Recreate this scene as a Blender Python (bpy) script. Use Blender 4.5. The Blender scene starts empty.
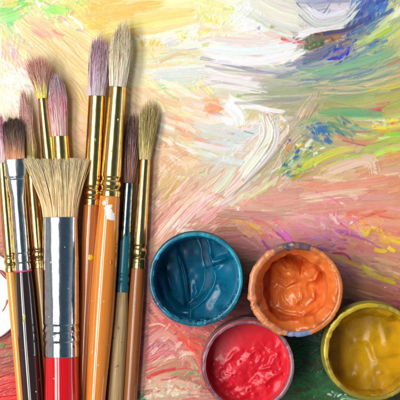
import bpy, math, random
import numpy as np
from mathutils import Vector, Matrix

# ---------------------------------------------------------------- camera, light, exposure
S = 0.000375                 # metres per photo pixel on the board
HC = 1600.0                  # camera height in photo pixels (0.6 m)
scene = bpy.context.scene
C = scene.collection
cam_data = bpy.data.cameras.new('camera')
cam_data.lens = 144; cam_data.sensor_width = 36
cam_data.clip_start = 0.01; cam_data.clip_end = 20
cam = bpy.data.objects.new('camera', cam_data); C.objects.link(cam)
cam.location = (0, 0, HC*S)
scene.camera = cam
cam_data.dof.use_dof = True; cam_data.dof.focus_distance = (HC-25)*S; cam_data.dof.aperture_fstop = 22

world = bpy.data.worlds.new('World'); scene.world = world
world.use_nodes = True
bg = world.node_tree.nodes['Background']
# dim blue studio ceiling straight above, paler walls all round
_nt = world.node_tree
_tc = _nt.nodes.new('ShaderNodeTexCoord'); _sx = _nt.nodes.new('ShaderNodeSeparateXYZ'); _cr = _nt.nodes.new('ShaderNodeValToRGB')
_nt.links.new(_tc.outputs['Generated'], _sx.inputs[0]); _nt.links.new(_sx.outputs['Z'], _cr.inputs[0]); _nt.links.new(_cr.outputs[0], bg.inputs[0])
_e = _cr.color_ramp.elements
_e[0].position = 0.0; _e[0].color = (0.62, 0.58, 0.52, 1)
_e[1].position = 1.0; _e[1].color = (0.06, 0.115, 0.16, 1)
_m = _e.new(0.45); _m.color = (0.55, 0.58, 0.60, 1)
_m = _e.new(0.72); _m.color = (0.10, 0.17, 0.23, 1)
bg.inputs[1].default_value = 0.62

def area(name, loc, sx, sy, power, col, target=(0, 0, 0)):
    d = bpy.data.lights.new(name, 'AREA'); d.shape = 'RECTANGLE'; d.size = sx; d.size_y = sy
    d.energy = power; d.color = col
    o = bpy.data.objects.new(name, d); C.objects.link(o); 
    z = (Vector(loc)-Vector(target)).normalized(); x = Vector((0, 1, 0)).cross(z).normalized(); y = z.cross(x)   # long side runs along the brushes
    M = Matrix((x, y, z)).transposed().to_4x4(); M.translation = Vector(loc); o.matrix_world = M
    return o
area('key_softbox', (-0.50, 0.08, 0.66), 0.18, 0.66, 5.5, (1.0, 0.96, 0.90))
area('overhead_strip', (-0.26, 0.04, 0.74), 0.13, 0.80, 3.1, (1.0, 0.98, 0.95))
area('fill_softbox', (0.70, 0.0, 0.16), 0.10, 0.7, 0.7, (1.0, 0.93, 0.85))
vs = scene.view_settings
scene.display_settings.display_device = 'sRGB'
vs.view_transform = 'Standard'; vs.look = 'None'; vs.exposure = -0.05; vs.gamma = 1.0; vs.use_curve_mapping = False
scene.cycles.max_bounces = 8
try:
    scene.cycles.use_denoising = True
except Exception: pass

def W(x, y, z=0.0):
    """photo pixel + height (in photo pixels) -> world point"""
    k = S*(1-z/HC)
    return Vector(((x-200)*k, (200-y)*k, z*S))
#PAINTER-BEGIN
def hx(h):
    h = h.lstrip('#')
    return np.array([int(h[i:i+2], 16)/255 for i in (0, 2, 4)])

def lin(c):
    c = np.clip(np.asarray(c, float), 0, 1)
    return np.where(c <= 0.04045, c/12.92, ((c+0.055)/1.055)**2.4)

def smooth_noise(rng, n, m):
    return rng.random((n, m))

def sample2(tab, u, v):
    """bilinear lookup of a table, u and v in cells, clamped"""
    n, m = tab.shape[:2]
    u = np.clip(u, 0, n-1.001); v = np.clip(v, 0, m-1.001)
    i = u.astype(int); j = v.astype(int); a = u-i; b = v-j
    if tab.ndim == 3:
        a = a[..., None]; b = b[..., None]
    return (tab[i, j]*(1-a)*(1-b)+tab[i+1, j]*a*(1-b)+tab[i, j+1]*(1-a)*b+tab[i+1, j+1]*a*b)

class Painter:
    """lays real brush strokes of thick paint: a colour field and a height field"""
    def __init__(s, x0, x1, y0, y1, step, seed=1):
        s.x0, s.y0, s.step = x0, y0, step
        s.nx = int(round((x1-x0)/step))+1; s.ny = int(round((y1-y0)/step))+1
        s.c = np.ones((s.ny, s.nx, 3)); s.h = np.zeros((s.ny, s.nx))
        s.rng = np.random.default_rng(seed)
    def grid(s):
        return np.meshgrid(s.x0+np.arange(s.nx)*s.step, s.y0+np.arange(s.ny)*s.step)
    def get(s, x, y):
        return sample2(s.c, (np.asarray(y)-s.y0)/s.step, (np.asarray(x)-s.x0)/s.step)
    def stroke(s, pts, w, col=None, op=1.0, dry=0.35, smudge=0.0, jit=0.05, thick=1.0, col2=None):
        rng = s.rng
        pts = np.array(pts, float)
        if len(pts) == 2:
            d = pts[1]-pts[0]; nrm = np.array([-d[1], d[0]])
            pts = np.array([pts[0], (pts[0]+pts[1])/2+nrm*rng.normal(0, 0.05), pts[1]])
        if len(pts) > 1:      # Catmull-Rom
            P = np.vstack([2*pts[0]-pts[1], pts, 2*pts[-1]-pts[-2]]); out = []
            for k in range(1, len(P)-2):
                for t in np.linspace(0, 1, 4, endpoint=False):
                    a, b, c, d = P[k-1:k+3]
                    out.append(0.5*((2*b)+(-a+c)*t+(2*a-5*b+4*c-d)*t*t+(-a+3*b-3*c+d)*t**3))
            out.append(P[-2]); pl = np.array(out)
        pad = w*0.75
        ix0 = max(int((pl[:, 0].min()-pad-s.x0)/s.step), 0); ix1 = min(int((pl[:, 0].max()+pad-s.x0)/s.step)+2, s.nx)
        iy0 = max(int((pl[:, 1].min()-pad-s.y0)/s.step), 0); iy1 = min(int((pl[:, 1].max()+pad-s.y0)/s.step)+2, s.ny)
        if ix1-ix0 < 2 or iy1-iy0 < 2: return
        X, Y = np.meshgrid(s.x0+np.arange(ix0, ix1)*s.step, s.y0+np.arange(iy0, iy1)*s.step)
        best = np.full(X.shape, 1e9); T = np.zeros(X.shape); D = np.zeros(X.shape)
        seg = np.diff(pl, axis=0); L = np.hypot(seg[:, 0], seg[:, 1])+1e-6; cum = np.concatenate([[0], np.cumsum(L)])
        tot = cum[-1]
        for k in range(len(seg)):
            dx, dy = seg[k]/L[k]
            rx = X-pl[k, 0]; ry = Y-pl[k, 1]
            t = rx*dx+ry*dy
            tc = t
            if k > 0: tc = np.maximum(tc, 0)
            if k < len(seg)-1: tc = np.minimum(tc, L[k])
            ex = rx-tc*dx; ey = ry-tc*dy
            q = ex*ex+ey*ey
            m = q < best
            best[m] = q[m]; T[m] = (cum[k]+tc)[m]; D[m] = (-rx*dy+ry*dx)[m]
        U = D/(w*0.5)
        nb = max(4, int(w/0.9))
        # bristle table: across x along
        nl = max(3, int(tot/14)+2)
        bt = rng.random((nl, nb+2)); b0 = rng.random(nb+2); bt = 0.65*b0[None]+0.35*bt
        bu = (U*0.5+0.5)*nb; bl = T/tot*(nl-1)
        B = sample2(bt, bl, bu)
        # ragged ends: every bristle starts and lets go at its own place
        st = rng.random(nb+2)*(w*0.45+(0.2*tot if w > 5 else 0)); en = rng.random(nb+2)*w*0.9+0.3*dry*tot*rng.random(nb+2)
        z = np.zeros((2, nb+2)); z[0] = st; z[1] = en
        S0 = sample2(z, np.zeros_like(bu), bu); E0 = sample2(z, np.full_like(bu, 0.999), bu)
        a = np.clip((T-S0+w*0.2)/1.2, 0, 1)*np.clip((tot-E0+w*0.3-T)/1.5, 0, 1)
        edge = np.clip((1-np.abs(U)-0.25*(B-0.5))*w*0.5/0.9, 0, 1)
        tt = np.clip(T/tot, 0, 1)
        hole = np.clip((B-(dry*(0.25+0.75*tt)))*5+0.4, 0, 1)
        a = a*edge*hole*op
        # colour
        if smudge > 0:
            uu = np.linspace(-1, 1, nb+2)*w*0.5
            d0 = seg[0]/L[0]
            cu = s.get(pl[0, 0]-d0[1]*uu, pl[0, 1]+d0[0]*uu)
            ct = np.stack([cu, cu])
            C = sample2(ct, np.zeros_like(bu), bu)
            if col is not None: C = C*smudge+np.asarray(col)*(1-smudge)
        else:
            C = np.broadcast_to(np.asarray(col), X.shape+(3,)).copy()
        if col2 is not None:
            m2 = np.clip((sample2(rng.random((2, nb+2)).repeat(1, 0), np.zeros_like(bu), bu)-0.55)*4, 0, 1)[..., None]
            C = C*(1-m2)+np.asarray(col2)*m2
        C = C+((B-0.5)*2*jit)[..., None]+rng.normal(0, jit*0.35, 3)
        sl = (slice(iy0, iy1), slice(ix0, ix1))
        A = a[..., None]
        s.c[sl] = s.c[sl]*(1-A)+np.clip(C, 0, 1)*A
        ridge = np.exp(-((np.abs(U)-0.86)/0.13)**2)*0.5+np.exp(-((tot-T)/(w*0.18+0.6))**2)*0.35
        H = thick*(0.25+0.75*B+ridge)
        s.h[sl] = s.h[sl]*(1-0.75*a)+H*a

# clusters of small dabs: centre, radii, count, length, width, angle, angle spread, colours
CLUSTERS = [
 (352,20,24,15,80,11,1.5,-38,14,'5a6a90 3c58a4 8890a0 6c7c98 2c4a98 a8a8b0 7c90a0'),
 (317,131,11,9,60,8,2.8,28,25,'2866b4 2c70b8 1f58a8 5088b0 3c78a8 4c90a8'),
 (366,12,15,17,110,13,3.6,-52,12,'3c5cae 4c6cb4 6c84b0 3850a0 8898b0 a0a8b8 2c4a9c'),
 (335,126,20,8,40,12,1.6,32,10,'507888 5c9888 4c7890 7cb090'),
 (322,42,22,9,90,4,1.9,-20,50,'6c5c50 5c8860 8c6858 4c3c44 9c7c60 7cac7c 8c7c78'),
 (340,54,17,10,80,5.5,1.3,-40,18,'3040b8 2c3cb0 5c5ca8 7c5c98 b0b8d0 607888 4c5ca0'),
 (376,46,22,9,50,7,1.4,-22,14,'6c94a8 b4cc70 4878b0 c8d890 90a890'),
 (300,158,20,14,190,3.4,1.6,-40,60,'b4c458 d8c858 3c78a8 58a070 e09858 f0f0e0 8cc060 2c60a0 c86858 a8b860'),
 (382,124,20,9,90,4,1.5,0,30,'e8dc58 f4f4ec a0cc60 f0b070 c86c70 88b898 c0d068'),
 (372,232,26,15,100,5,1.5,12,25,'e8cc38 ecac60 dc8880 e8a0a0 f0d060 d87080 e8b080'),
 (330,222,28,20,80,13,2.2,40,20,'e08cac dc7898 eab8b4 c890b0 f0ccc4 d89890'),
 (165,350,22,18,80,11,2.8,-32,25,'d8a8a0 e8ccb8 c8808c b87078 f0dccc c89078'),
 (172,390,34,10,200,5,1.9,-5,35,'e8dcc8 f4eee4 d8b8a0 c87868 e08878 8c9c6c c8a888'),
 (200,350,18,18,70,10,2.6,38,18,'e06050 d87870 b08878 90a078 e89888 c86058'),
 (14,88,20,22,120,5,1.8,40,50,'fffff8 f8f4c0 e8b8c0 fffdf0 f4e8d8'),
 (150,44,24,6,60,4,1.5,-10,40,'f0b860 fff4dc e0e4f0 f8dca0 e8e0b0'),
 (188,36,16,7,60,4,1.6,-10,40,'f0e070 fff8e8 d8e0ec c8d070 f4f0e0'),
 (214,22,20,20,110,5,2.0,-10,45,'e8e890 f6f2c0 fffef0 d8dc80 f0ecd0'),
 (247,24,15,10,40,5,1.8,-30,50,'ffffff fffefa e0d8e0 f8f4f4 d8d0cc'),
 (252,124,24,9,70,5,1.2,-50,22,'d8d4c8 f0dc90 b8bcc0 fff8f0 e8c8a8'),
 (320,246,18,6,50,5,1.4,5,20,'b870a8 7060b8 c88ca8 a06080'),
 (338,396,18,6,50,2.2,1.5,0,70,'dce4d8 9cb8a0 f0f4ec 2c6840 b8c8b8'),
 (310,370,30,26,150,10,1.8,0,25,'3c8050 2c5c3c 4c8c5c 305440 6c5848 3c6450'),
 (380,272,26,15,90,10,1.4,18,10,'c4b830 c89878 a87c60 d8b08c 9c6c60 b08070'),
 (62,14,46,14,120,8,1.6,-5,35,'a4dc78 84cf94 f0dca0 e8a8a0 fffbe8 c4e08c'),
 (20,50,18,20,70,8,1.4,62,20,'e8a8a8 f0d0b0 c8a0d0 fff8e8 f0c8a0'),
 (252,226,22,14,50,11,2.2,32,14,'d8a050 e07878 d8a090 c88078 e8b8a0'),
 (226,140,42,22,110,11,1.3,15,14,'d8dcd8 f4f2ea c0c4c0 e8d8c0 eceae4'),
 (180,140,36,34,80,16,2.6,22,12,'f6ead4 e0a888 dcb088 fcf4e6 e8c8a4'),
 (185,205,34,24,80,14,2.6,-46,12,'f4dccf e8a8a0 dcb49c f8ece2 d09080'),
 (250,52,50,22,120,16,1.2,5,8,'ffffff e8e0e4 d0c8d0 f4ece8 e8ccc8'),
 (340,78,60,18,140,14,1.1,-12,8,'7898a0 c8c49a 9cb08c b8b890 6c8ca0 dccfa8'),
 (350,182,50,18,60,20,2.8,-3,10,'ecd4c0 d88c78 e0a890 d89888 f0dccc'),
 (270,160,26,32,90,14,2.0,-50,12,'ece8e0 c8bca8 a89880 d8d0c8 f6f2ee'),
 (175,66,46,16,90,12,1.3,-6,8,'f4e8c0 d8e4dc fffaf0 e8d8a0 ccd8d4'),
 (130,90,50,30,60,18,3,38,10,'f4deb4 dcb888 eed0a0 fae8c8'),
 (385,300,20,14,40,14,2.4,8,10,'cc6870 884c50 a87060 b86068'),
 (388,160,18,12,50,9,1.5,-10,12,'dca468 c4dc68 e0a080 e8b890'),
]
BASE_ROWS = [  # board base colours; the dark cells around the jars have their shade painted in
 (12, 'c9dc9a cfe3a0 d9d69a f0cf8c efc47a ebcb88 efe0a2 ece3a5 eeeab8 f6f2ea ecebde e4e4d6 cac5c8 cfcbcf 6f80a4 dcdaa4'),
 (37, 'd9d2b2 e6cfae efcfb0 f5cf86 f1dc9a efe0a0 efe6c0 eceee2 f2eece f4eee8 f0e6e2 e2cbc2 a59a90 787884 8f9c90 c2ce82'),
 (62, 'e2c8b4 ead2a8 ebcf9e eecb90 eed3a0 ede0b0 e9e9d2 e6e9da e9e4d2 e4dedf dfd5d8 c9c5c6 8c9590 8890a8 a3b58a bec282'),
 (87, 'f5f0e6 e6cdb8 dcba84 e7c58f eac896 ead2a8 e8dec2 e8e0c6 dcd8c8 d5d1c6 cac6ab b0b092 98a58a 9ea986 a8ad84 c6b070'),
 (112, 'f2e8dc dcc8a0 debf8c dcbf90 dfc298 e0c4a0 e8cdb0 e8c8a8 f0dccb f2f0ea ddd3be cdb9a2 b9ac90 a2a97e b09c80 bab470'),
 (137, 'dcc8a8 dcc8a0 d6ba8c d4b68c d6b890 dcc0a0 e4c6a6 e3d0b8 dddfd6 dedfd6 dfdbce c8b9a6 88a080 90a870 c0a680 c0c878'),
 (162, 'd0b898 d0b898 ccb088 cca888 ceaa88 d4b292 deb894 e1c2a4 ddcdb8 d6d5c8 d9d0c2 a9aa82 a8b070 c6ba90 cab092 d0aa80'),
 (187, 'c8a890 c8a890 c8a080 c8a080 caa088 ccaa8c d8bc96 deb8a0 deb8a4 ddb6a2 d2bda4 d4b494 daa898 dea898 daac98 d89c80'),
 (212, 'c09888 c09888 c09080 c09080 c49888 caa08c d6ac94 e2b6a6 deaa9c d0a490 cfa28a d29c8c daa098 daa094 da9888 d69a80'),
 (237, 'b88878 b88878 b88070 b88878 bf8f80 c89a8a cfa898 deb0a0 c89484 be8a7a c88e7a cc9090 d09898 cc8c80 d89a70 d2a270'),
 (262, 'b07868 a87060 a87060 b07868 b88878 c09080 c89888 c89080 b88070 907060 a07868 b08080 b08080 b08078 c08c78 ca9a78'),
 (287, 'a86858 a06050 a06050 a86860 b07868 bb8478 c08878 c08878 b88078 986c60 986c60 906860 886458 8c6a5c a88066 b48c72'),
 (312, 'a05848 9a5848 9a5848 a06050 b07068 c48078 cc8a82 c87c74 c08078 a87068 8c5850 584848 484840 644a48 885a50 a46460'),
 (337, 'a05848 9a5848 9a5848 a06050 b06860 c88078 d28c7c d86c5e cc7868 b87468 805048 404838 344434 3c4038 604840 885050'),
 (362, 'a05a4a 9a5040 9a5040 a05848 b86860 cf8080 d08c80 cb7062 a88c70 a07060 684840 304a34 284a30 2c4a30 304030 504030'),
 (387, 'c03a30 b03c34 a84838 a86050 a08870 d0b49c d6b6a0 c09078 b88070 907058 485040 34583c 305034 2c5c38 2c4c30 404030'),
]
FLOW = [(20,40,40),(80,50,40),(150,15,-10),(170,60,-8),(230,45,3),(270,10,25),(260,62,8),(330,8,-15),(350,60,-18),(350,88,-8),
 (390,40,-45),(180,120,22),(210,135,12),(245,160,-55),(285,140,-48),(330,120,12),(330,185,-5),(380,165,-8),(180,210,-45),(160,180,-35),
 (225,230,5),(250,212,8),(300,210,5),(350,230,20),(380,270,15),(160,350,-15),(190,340,40),(10,370,-20),(310,370,10),(380,305,8),(10,90,75),(230,190,-40)]

# colour, width, opacity, dryness, points
STROKES = [
 # broad underlayers that carry the white sweep into the green
 ('96a890',10,.9,.4,(258,88),(308,72),(384,52)), ('8c98a2',6,.85,.4,(272,78),(312,67),(346,54)), ('a6ac90',7,.85,.4,(236,92),(300,90),(372,82)), ('9aa694',6,.85,.4,(250,100),(310,98),(380,88)),
 ('e8e8de',14,.9,.3,(240,0),(268,22),(304,33)), ('c4cabc',6,.85,.4,(252,-2),(280,16),(306,24)), ('8c90a8',5,.85,.4,(284,66),(312,58),(334,46)), ('b4b0ac',4,.85,.4,(246,82),(286,84),(320,78)),
 ('d8c6c2',6,.8,.4,(236,44),(276,44),(300,40)),
 # upper left: greens, oranges, pinks, the white patch
 ('86cf72',9,.9,.3,(-4,12),(12,8),(26,2)), ('a4dc78',8,.9,.4,(34,1),(50,9),(78,9)), ('b4e27c',6,.9,.3,(52,6),(72,10),(82,4)),
 ('9fd98a',9,.8,.4,(0,20),(12,17),(24,12)), ('84cf94',4,.8,.4,(6,25),(14,22)), ('8fce63',3,.9,.3,(20,6),(34,3)), ('62b46a',2.5,.8,.3,(2,5),(12,3)),
 ('c4e08c',7,.8,.4,(58,10),(92,2)), ('e9cf74',8,.7,.4,(0,4),(24,1)), ('f7c774',14,.8,.4,(76,16),(104,11)), ('f6c970',8,.8,.4,(84,27),(110,22)),
 ('f0bb62',4,.7,.5,(90,8),(130,2)), ('e0a49c',7,.8,.4,(29,30),(44,35),(58,31)), ('e6aca0',6,.8,.4,(46,20),(64,19)), ('eebca4',5,.7,.4,(34,24),(52,27)),
 ('d89a8e',3,.7,.5,(52,31),(66,36)), ('fffdf2',3,.9,.3,(36,0),(42,10)), ('fffef2',3,.9,.3,(62,17),(70,27)), ('fffbe6',3,.9,.3,(74,20),(84,30)),
 ('fffdf0',2.5,.9,.3,(68,15),(80,23)), ('fffbe8',2.5,.8,.4,(44,16),(56,22)), ('fbf4dc',3,.8,.4,(14,25),(26,38)), ('e8d0a6',10,.7,.5,(14,22),(60,62)),
 ('e6caa0',8,.6,.5,(28,40),(62,66)), ('f2d6a2',10,.7,.5,(52,36),(96,78)), ('efd0a0',8,.7,.5,(66,36),(104,66)), ('f8e2b6',2.5,.8,.5,(54,38),(90,66)),
 ('dcb888',4,.5,.6,(60,50),(88,76)), ('ddbc84',9,.7,.4,(64,78),(84,104)), ('b28fd8',3,.9,.3,(11,47),(14,56)), ('d8a4b0',6,.8,.4,(13,50),(19,70)),
 ('e8b4a8',5,.8,.4,(4,36),(3,62)), ('f2c9a8',4,.8,.4,(9,36),(8,66)), ('f6efe8',14,.9,.35,(3,76),(30,84)), ('f4ece2',11,.9,.35,(16,66),(30,96)),
 ('f2ece0',13,.9,.3,(4,92),(26,110)), ('f8f4c8',3,.8,.3,(8,80),(16,84)), ('e29cae',4,.8,.3,(25,84),(31,88)), ('f4ec9a',3,.8,.3,(15,92),(22,99)),
 ('e8c8c8',4,.7,.4,(21,72),(30,80)), ('d8d4b0',4,.6,.4,(2,70),(14,74)), ('fffffb',3,.9,.2,(20,68),(34,76)), ('ead2a0',4,.7,.4,(0,30),(8,46)),
 # top middle: yellow bands, ridge
 ('efc070',10,.8,.5,(100,18),(136,7),(170,2)), ('e9dc96',8,.8,.4,(104,26),(150,16),(204,10)), ('dfe49c',6,.8,.4,(112,24),(160,18),(190,16)),
 ('f0d48c',5,.8,.5,(100,34),(140,24),(190,20)), ('e4c988',3,.7,.5,(120,20),(180,6)), ('f7e2b2',4,.8,.4,(134,14),(200,2)), ('e8e4a4',8,.8,.4,(150,28),(204,16)),
 ('e8b45c',3,.8,.4,(118,30),(138,28)), ('fff4de',4,.95,.2,(134,39),(158,36),(176,31),(204,24)), ('fdf6ea',6,.9,.2,(158,42),(178,36),(206,30)), ('efb45c',4,.9,.3,(140,40),(144,46)),
 ('e9a94c',3,.9,.3,(136,36),(142,39)), ('f2c46e',3,.9,.3,(149,46),(154,39)), ('eebf70',2.5,.9,.3,(155,47),(161,40)), ('e0e6f2',6,.9,.3,(162,43),(176,38)),
 ('d4dcea',3,.9,.3,(166,46),(180,43)), ('f0d83c',4,.9,.2,(180,38),(184,33)), ('b9c94a',3,.9,.2,(183,38),(187,36)), ('e8d860',2.5,.9,.2,(178,31),(184,30)),
 ('eef0ea',8,.9,.3,(188,36),(212,32)), ('bcc8d0',2.2,.9,.3,(158,54),(180,51),(206,48)), ('eae2ae',6,.8,.4,(128,58),(160,55),(208,52)), ('d8e0d8',5,.8,.4,(146,62),(208,57)),
 ('f3d9a6',4,.8,.4,(130,68),(160,66),(186,61)), ('eed08e',2.2,.8,.4,(132,51),(156,50)), ('dfe9de',10,.8,.4,(144,74),(180,71),(212,70)), ('d3e0da',4,.8,.4,(160,77),(208,76)),
 ('a4dfb0',3.5,.9,.3,(152,86),(168,88)), ('b4e6b8',2.5,.9,.3,(164,82),(172,81)), ('e0efd8',5,.8,.3,(160,92),(196,94)), ('fdf2de',4,.95,.2,(160,80),(178,86),(198,98)),
 ('fbeeda',3,.9,.3,(168,84),(190,96),(214,100)), ('eccda4',9,.7,.5,(108,76),(148,102)), ('f0d6b0',4,.8,.5,(118,70),(154,94)), ('f8e6c6',3,.7,.5,(126,72),(166,100)),
 ('e8b87c',3,.7,.4,(150,99),(172,104)),
 # centre top: white impasto
 ('ebe89a',5,.9,.4,(198,12),(214,8)), ('e8e07c',4,.9,.3,(204,20),(220,24)), ('eee6a2',6,.8,.4,(200,2),(228,8)), ('ece476',4,.9,.3,(198,34),(212,28)), ('d9e298',3,.9,.3,(222,10),(232,9)),
 ('f6f0b8',5,.8,.3,(214,16),(232,20)), ('fffefd',12,.95,.2,(232,26),(244,10),(250,4)), ('ffffff',12,.95,.2,(236,26),(256,24)), ('fffdfb',6,.95,.2,(226,34),(246,30)),
 ('cfc9c4',1.6,.8,.3,(221,26),(226,20)), ('c4bcd0',1.8,.8,.3,(237,20),(240,16)), ('d0cbc6',1.5,.8,.3,(238,4),(242,1)), ('efcda0',3,.9,.3,(198,30),(226,31),(252,35)), ('f0dac0',3,.8,.4,(214,34),(258,37)),
 ('e6e7dc',16,.9,.3,(250,0),(272,12),(300,22)), ('dedfd2',8,.8,.4,(262,-4),(286,6),(304,10)), ('eeeee6',6,.8,.4,(252,10),(278,22),(300,28)), ('d0d0c4',2,.7,.5,(256,8),(282,20)),
 ('f4efee',12,.9,.3,(198,44),(240,48),(296,42)), ('efe4e2',8,.8,.4,(210,40),(250,42),(284,38)), ('f6f2f2',9,.9,.3,(204,56),(250,60),(298,58)), ('eae0e0',5,.8,.4,(214,50),(260,54),(292,48)),
 ('e6b9bc',2,.9,.3,(238,53),(256,56),(278,55)), ('ecd0c4',2,.8,.4,(222,37),(262,40),(286,37)), ('f0c9b4',2,.8,.4,(200,38),(236,40)), ('d9c8d4',2,.8,.4,(220,47),(266,50)),
 ('dc6a68',4,.95,.2,(280,37),(290,42),(304,40)), ('e48a80',2.5,.9,.3,(278,44),(296,40)), ('b03a4c',1.8,.9,.2,(288,43),(296,44)), ('b8a8cc',3,.9,.2,(257,30),(260,24)), ('8f86b4',1.5,.9,.2,(256,28),(261,29)),
 ('aaa75c',3.5,.9,.2,(270,27),(277,25)), ('7a86c8',2,.9,.2,(281,45),(286,43)), ('ead4c8',6,.8,.3,(264,34),(284,34)), ('fffefe',6,.95,.2,(282,52),(298,48)), ('c8bcbc',1.5,.8,.3,(284,58),(296,52)),
 ('b2b4be',4,.85,.4,(200,58),(236,66),(262,72),(300,70)), ('a4a8b0',2,.85,.4,(222,64),(256,71),(290,74)), ('8f98a0',1.8,.8,.5,(240,66),(276,74),(310,74)), ('e9e5e5',6,.9,.3,(198,66),(226,76),(256,80)),
 ('dcd6da',4,.8,.4,(200,72),(236,80),(270,84)), ('c2bcb8',3,.8,.5,(210,80),(250,88),(290,90)), ('f0ecec',5,.9,.3,(202,84),(238,88),(272,94)), ('bcbca0',5,.8,.4,(262,80),(300,84)),
 ('a4ad8c',5,.8,.4,(270,86),(312,92)), ('c9d89c',4,.9,.3,(200,46),(210,44)), ('c8d890',4,.9,.3,(198,86),(212,88)), ('9cae62',3,.9,.2,(236,96),(241,96)), ('d4dca8',3,.8,.3,(200,78),(210,76)),
 ('f0b078',5,.9,.3,(200,98),(222,103)), ('eaa27c',4,.9,.3,(208,104),(224,110)), ('efd8c0',4,.8,.3,(190,92),(212,98)),
 ('f3eeee',7,.95,.3,(246,62),(284,60),(306,49)), ('fbf8f8',4,.95,.3,(262,56),(288,54),(304,47)),
 # upper right: grey-white swoosh, blues, the dark cluster
 ('d6d2d8',12,.9,.3,(298,10),(318,24),(342,20),(362,2)), ('e9e6ea',6,.9,.3,(304,6),(322,16),(346,10),(358,-2)), ('bdb6be',4,.85,.4,(300,14),(316,25),(338,25),(358,14)), ('8f8a94',2,.85,.4,(296,2),(308,16),(322,26)),
 ('a49da4',1.8,.8,.4,(306,2),(318,14),(334,18)), ('eeebec',5,.95,.2,(298,34),(320,29),(346,26)), ('f6f3f2',8,.95,.2,(296,36),(312,32),(318,29)), ('e2d8dc',5,.9,.3,(326,6),(352,4)),
 ('cfc0b0',2,.8,.4,(322,20),(350,14)), ('7c7c88',3,.9,.4,(318,30),(342,30),(364,18)), ('5a607c',3,.9,.4,(330,34),(352,28),(370,14)), 
 ('6884aa',4,.85,.4,(356,34),(380,18),(390,2)), ('4a6498',2.5,.9,.4,(346,36),(370,26)), ('88a094',5,.8,.4,(366,34),(388,16)), ('2c4a9c',2.5,.95,.2,(370,4),(378,10)),
 ('7a6660',9,.9,.3,(303,44),(320,36),(340,34)), ('68604e',6,.9,.3,(306,48),(326,42)), ('8c6c6c',5,.9,.3,(322,34),(344,36)), ('a87e62',5,.9,.3,(326,42),(342,36)), ('6e9c6a',4.5,.9,.2,(309,41),(314,37)),
 ('58906c',4.5,.9,.2,(317,44),(323,40)), ('7caf84',3,.9,.2,(312,45),(316,44)), ('4c3c4c',2.5,.9,.2,(314,34),(322,35)), ('5c7c58',3,.9,.2,(303,48),(310,50)), ('98543c',2,.9,.2,(321,34),(326,31)),
 ('6f7890',8,.9,.4,(300,58),(318,54),(336,44)), ('5e7088',4,.9,.4,(302,62),(326,58)), ('8a6c98',3,.9,.3,(340,34),(354,30)), ('5c5c9c',4,.9,.3,(338,46),(352,38)), ('b49a6c',3,.9,.3,(341,45),(352,40)),
 ('3444bc',3.5,.95,.2,(327,61),(338,56)), ('2c3cb4',3,.95,.2,(338,60),(346,52)), ('3c4ec8',3,.95,.2,(332,52),(342,47)), ('2a3cae',2.5,.95,.2,(346,56),(351,46)), ('3a48b0',3,.95,.2,(352,46),(356,38)), ('24349c',2,.95,.2,(334,66),(344,60)),
 ('7a3c7c',2.5,.9,.2,(331,57),(338,60)), ('a86c9c',2,.9,.2,(336,51),(344,54)), ('ecf0f4',1.6,.95,.1,(349,50),(352,44)), ('4458c4',2,.95,.2,(322,58),(330,52)), ('d0d8e8',1.5,.9,.1,(340,58),(344,55)),
 ('c8d67c',8,.9,.4,(352,46),(376,34),(396,16)), ('d4de90',4,.9,.4,(368,38),(392,24)), ('b8cc58',4,.9,.3,(374,38),(392,28)), ('e9e9c4',5,.9,.3,(384,28),(400,4)), ('f2efdc',5,.95,.2,(392,18),(404,6)), ('dfe0a8',5,.85,.3,(378,14),(394,0)),
 ('7096a8',3,.9,.3,(366,50),(380,43),(390,40)), ('4c7cb0',2,.95,.2,(368,46),(380,41)), ('88a8a0',4,.85,.4,(352,56),(372,48)), ('4c68a8',2,.9,.3,(350,60),(362,52)), ('c8d4b8',2,.9,.3,(356,52),(366,46)),
 ('90ac8e',10,.85,.4,(298,74),(340,68),(400,48)), ('a2b88a',6,.8,.4,(330,74),(372,66),(404,56)), ('7a9c9c',4,.85,.4,(296,68),(334,66),(366,58)), ('6a86a4',2,.9,.4,(300,80),(342,78),(380,66)), ('7d98a8',2,.85,.4,(318,76),(360,72),(398,62)),
 ('c8c49a',3,.85,.3,(312,84),(352,82),(402,66)), ('dccfa8',2.2,.9,.3,(318,89),(360,87),(402,74)), ('8aa07c',4,.85,.4,(306,88),(350,86),(400,72)), ('e0cfa4',2,.9,.3,(322,93),(362,92),(404,80)), ('9cab80',5,.85,.4,(312,98),(356,96),(404,86)),
 ('6f92a0',1.6,.8,.4,(330,84),(366,80),(392,74)), ('b8956c',4,.8,.3,(386,66),(404,58)), ('ccac84',3,.85,.3,(388,78),(404,70)), ('d4c24c',4,.9,.3,(388,90),(404,84)), ('b4b060',5,.8,.4,(384,100),(404,94)),
 ('b8a48c',8,.85,.4,(304,118),(314,104),(322,90)), ('cbb49a',6,.85,.4,(298,122),(306,106),(318,92)), ('dccab0',2,.85,.4,(306,116),(318,94)), ('a89880',3,.8,.4,(314,110),(322,98)),
 # middle: salmon, grey-white folds
 ('e8bf9a',9,.8,.5,(150,104),(190,118)), ('f0cfa8',5,.8,.5,(156,98),(200,112)), ('e6b48c',6,.8,.5,(168,116),(206,130)), ('edae80',6,.9,.3,(202,108),(222,112)), ('e89c74',3,.9,.3,(206,116),(218,110)),
 ('f7dcc4',3,.9,.4,(176,108),(224,124)), ('fffefc',11,.95,.2,(226,102),(238,114),(244,126)), ('ffffff',8,.95,.2,(222,116),(236,124)), ('fdfbf6',4,.95,.2,(230,98),(262,108),(286,112)), ('f2efe8',5,.9,.3,(240,106),(276,114)),
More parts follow.
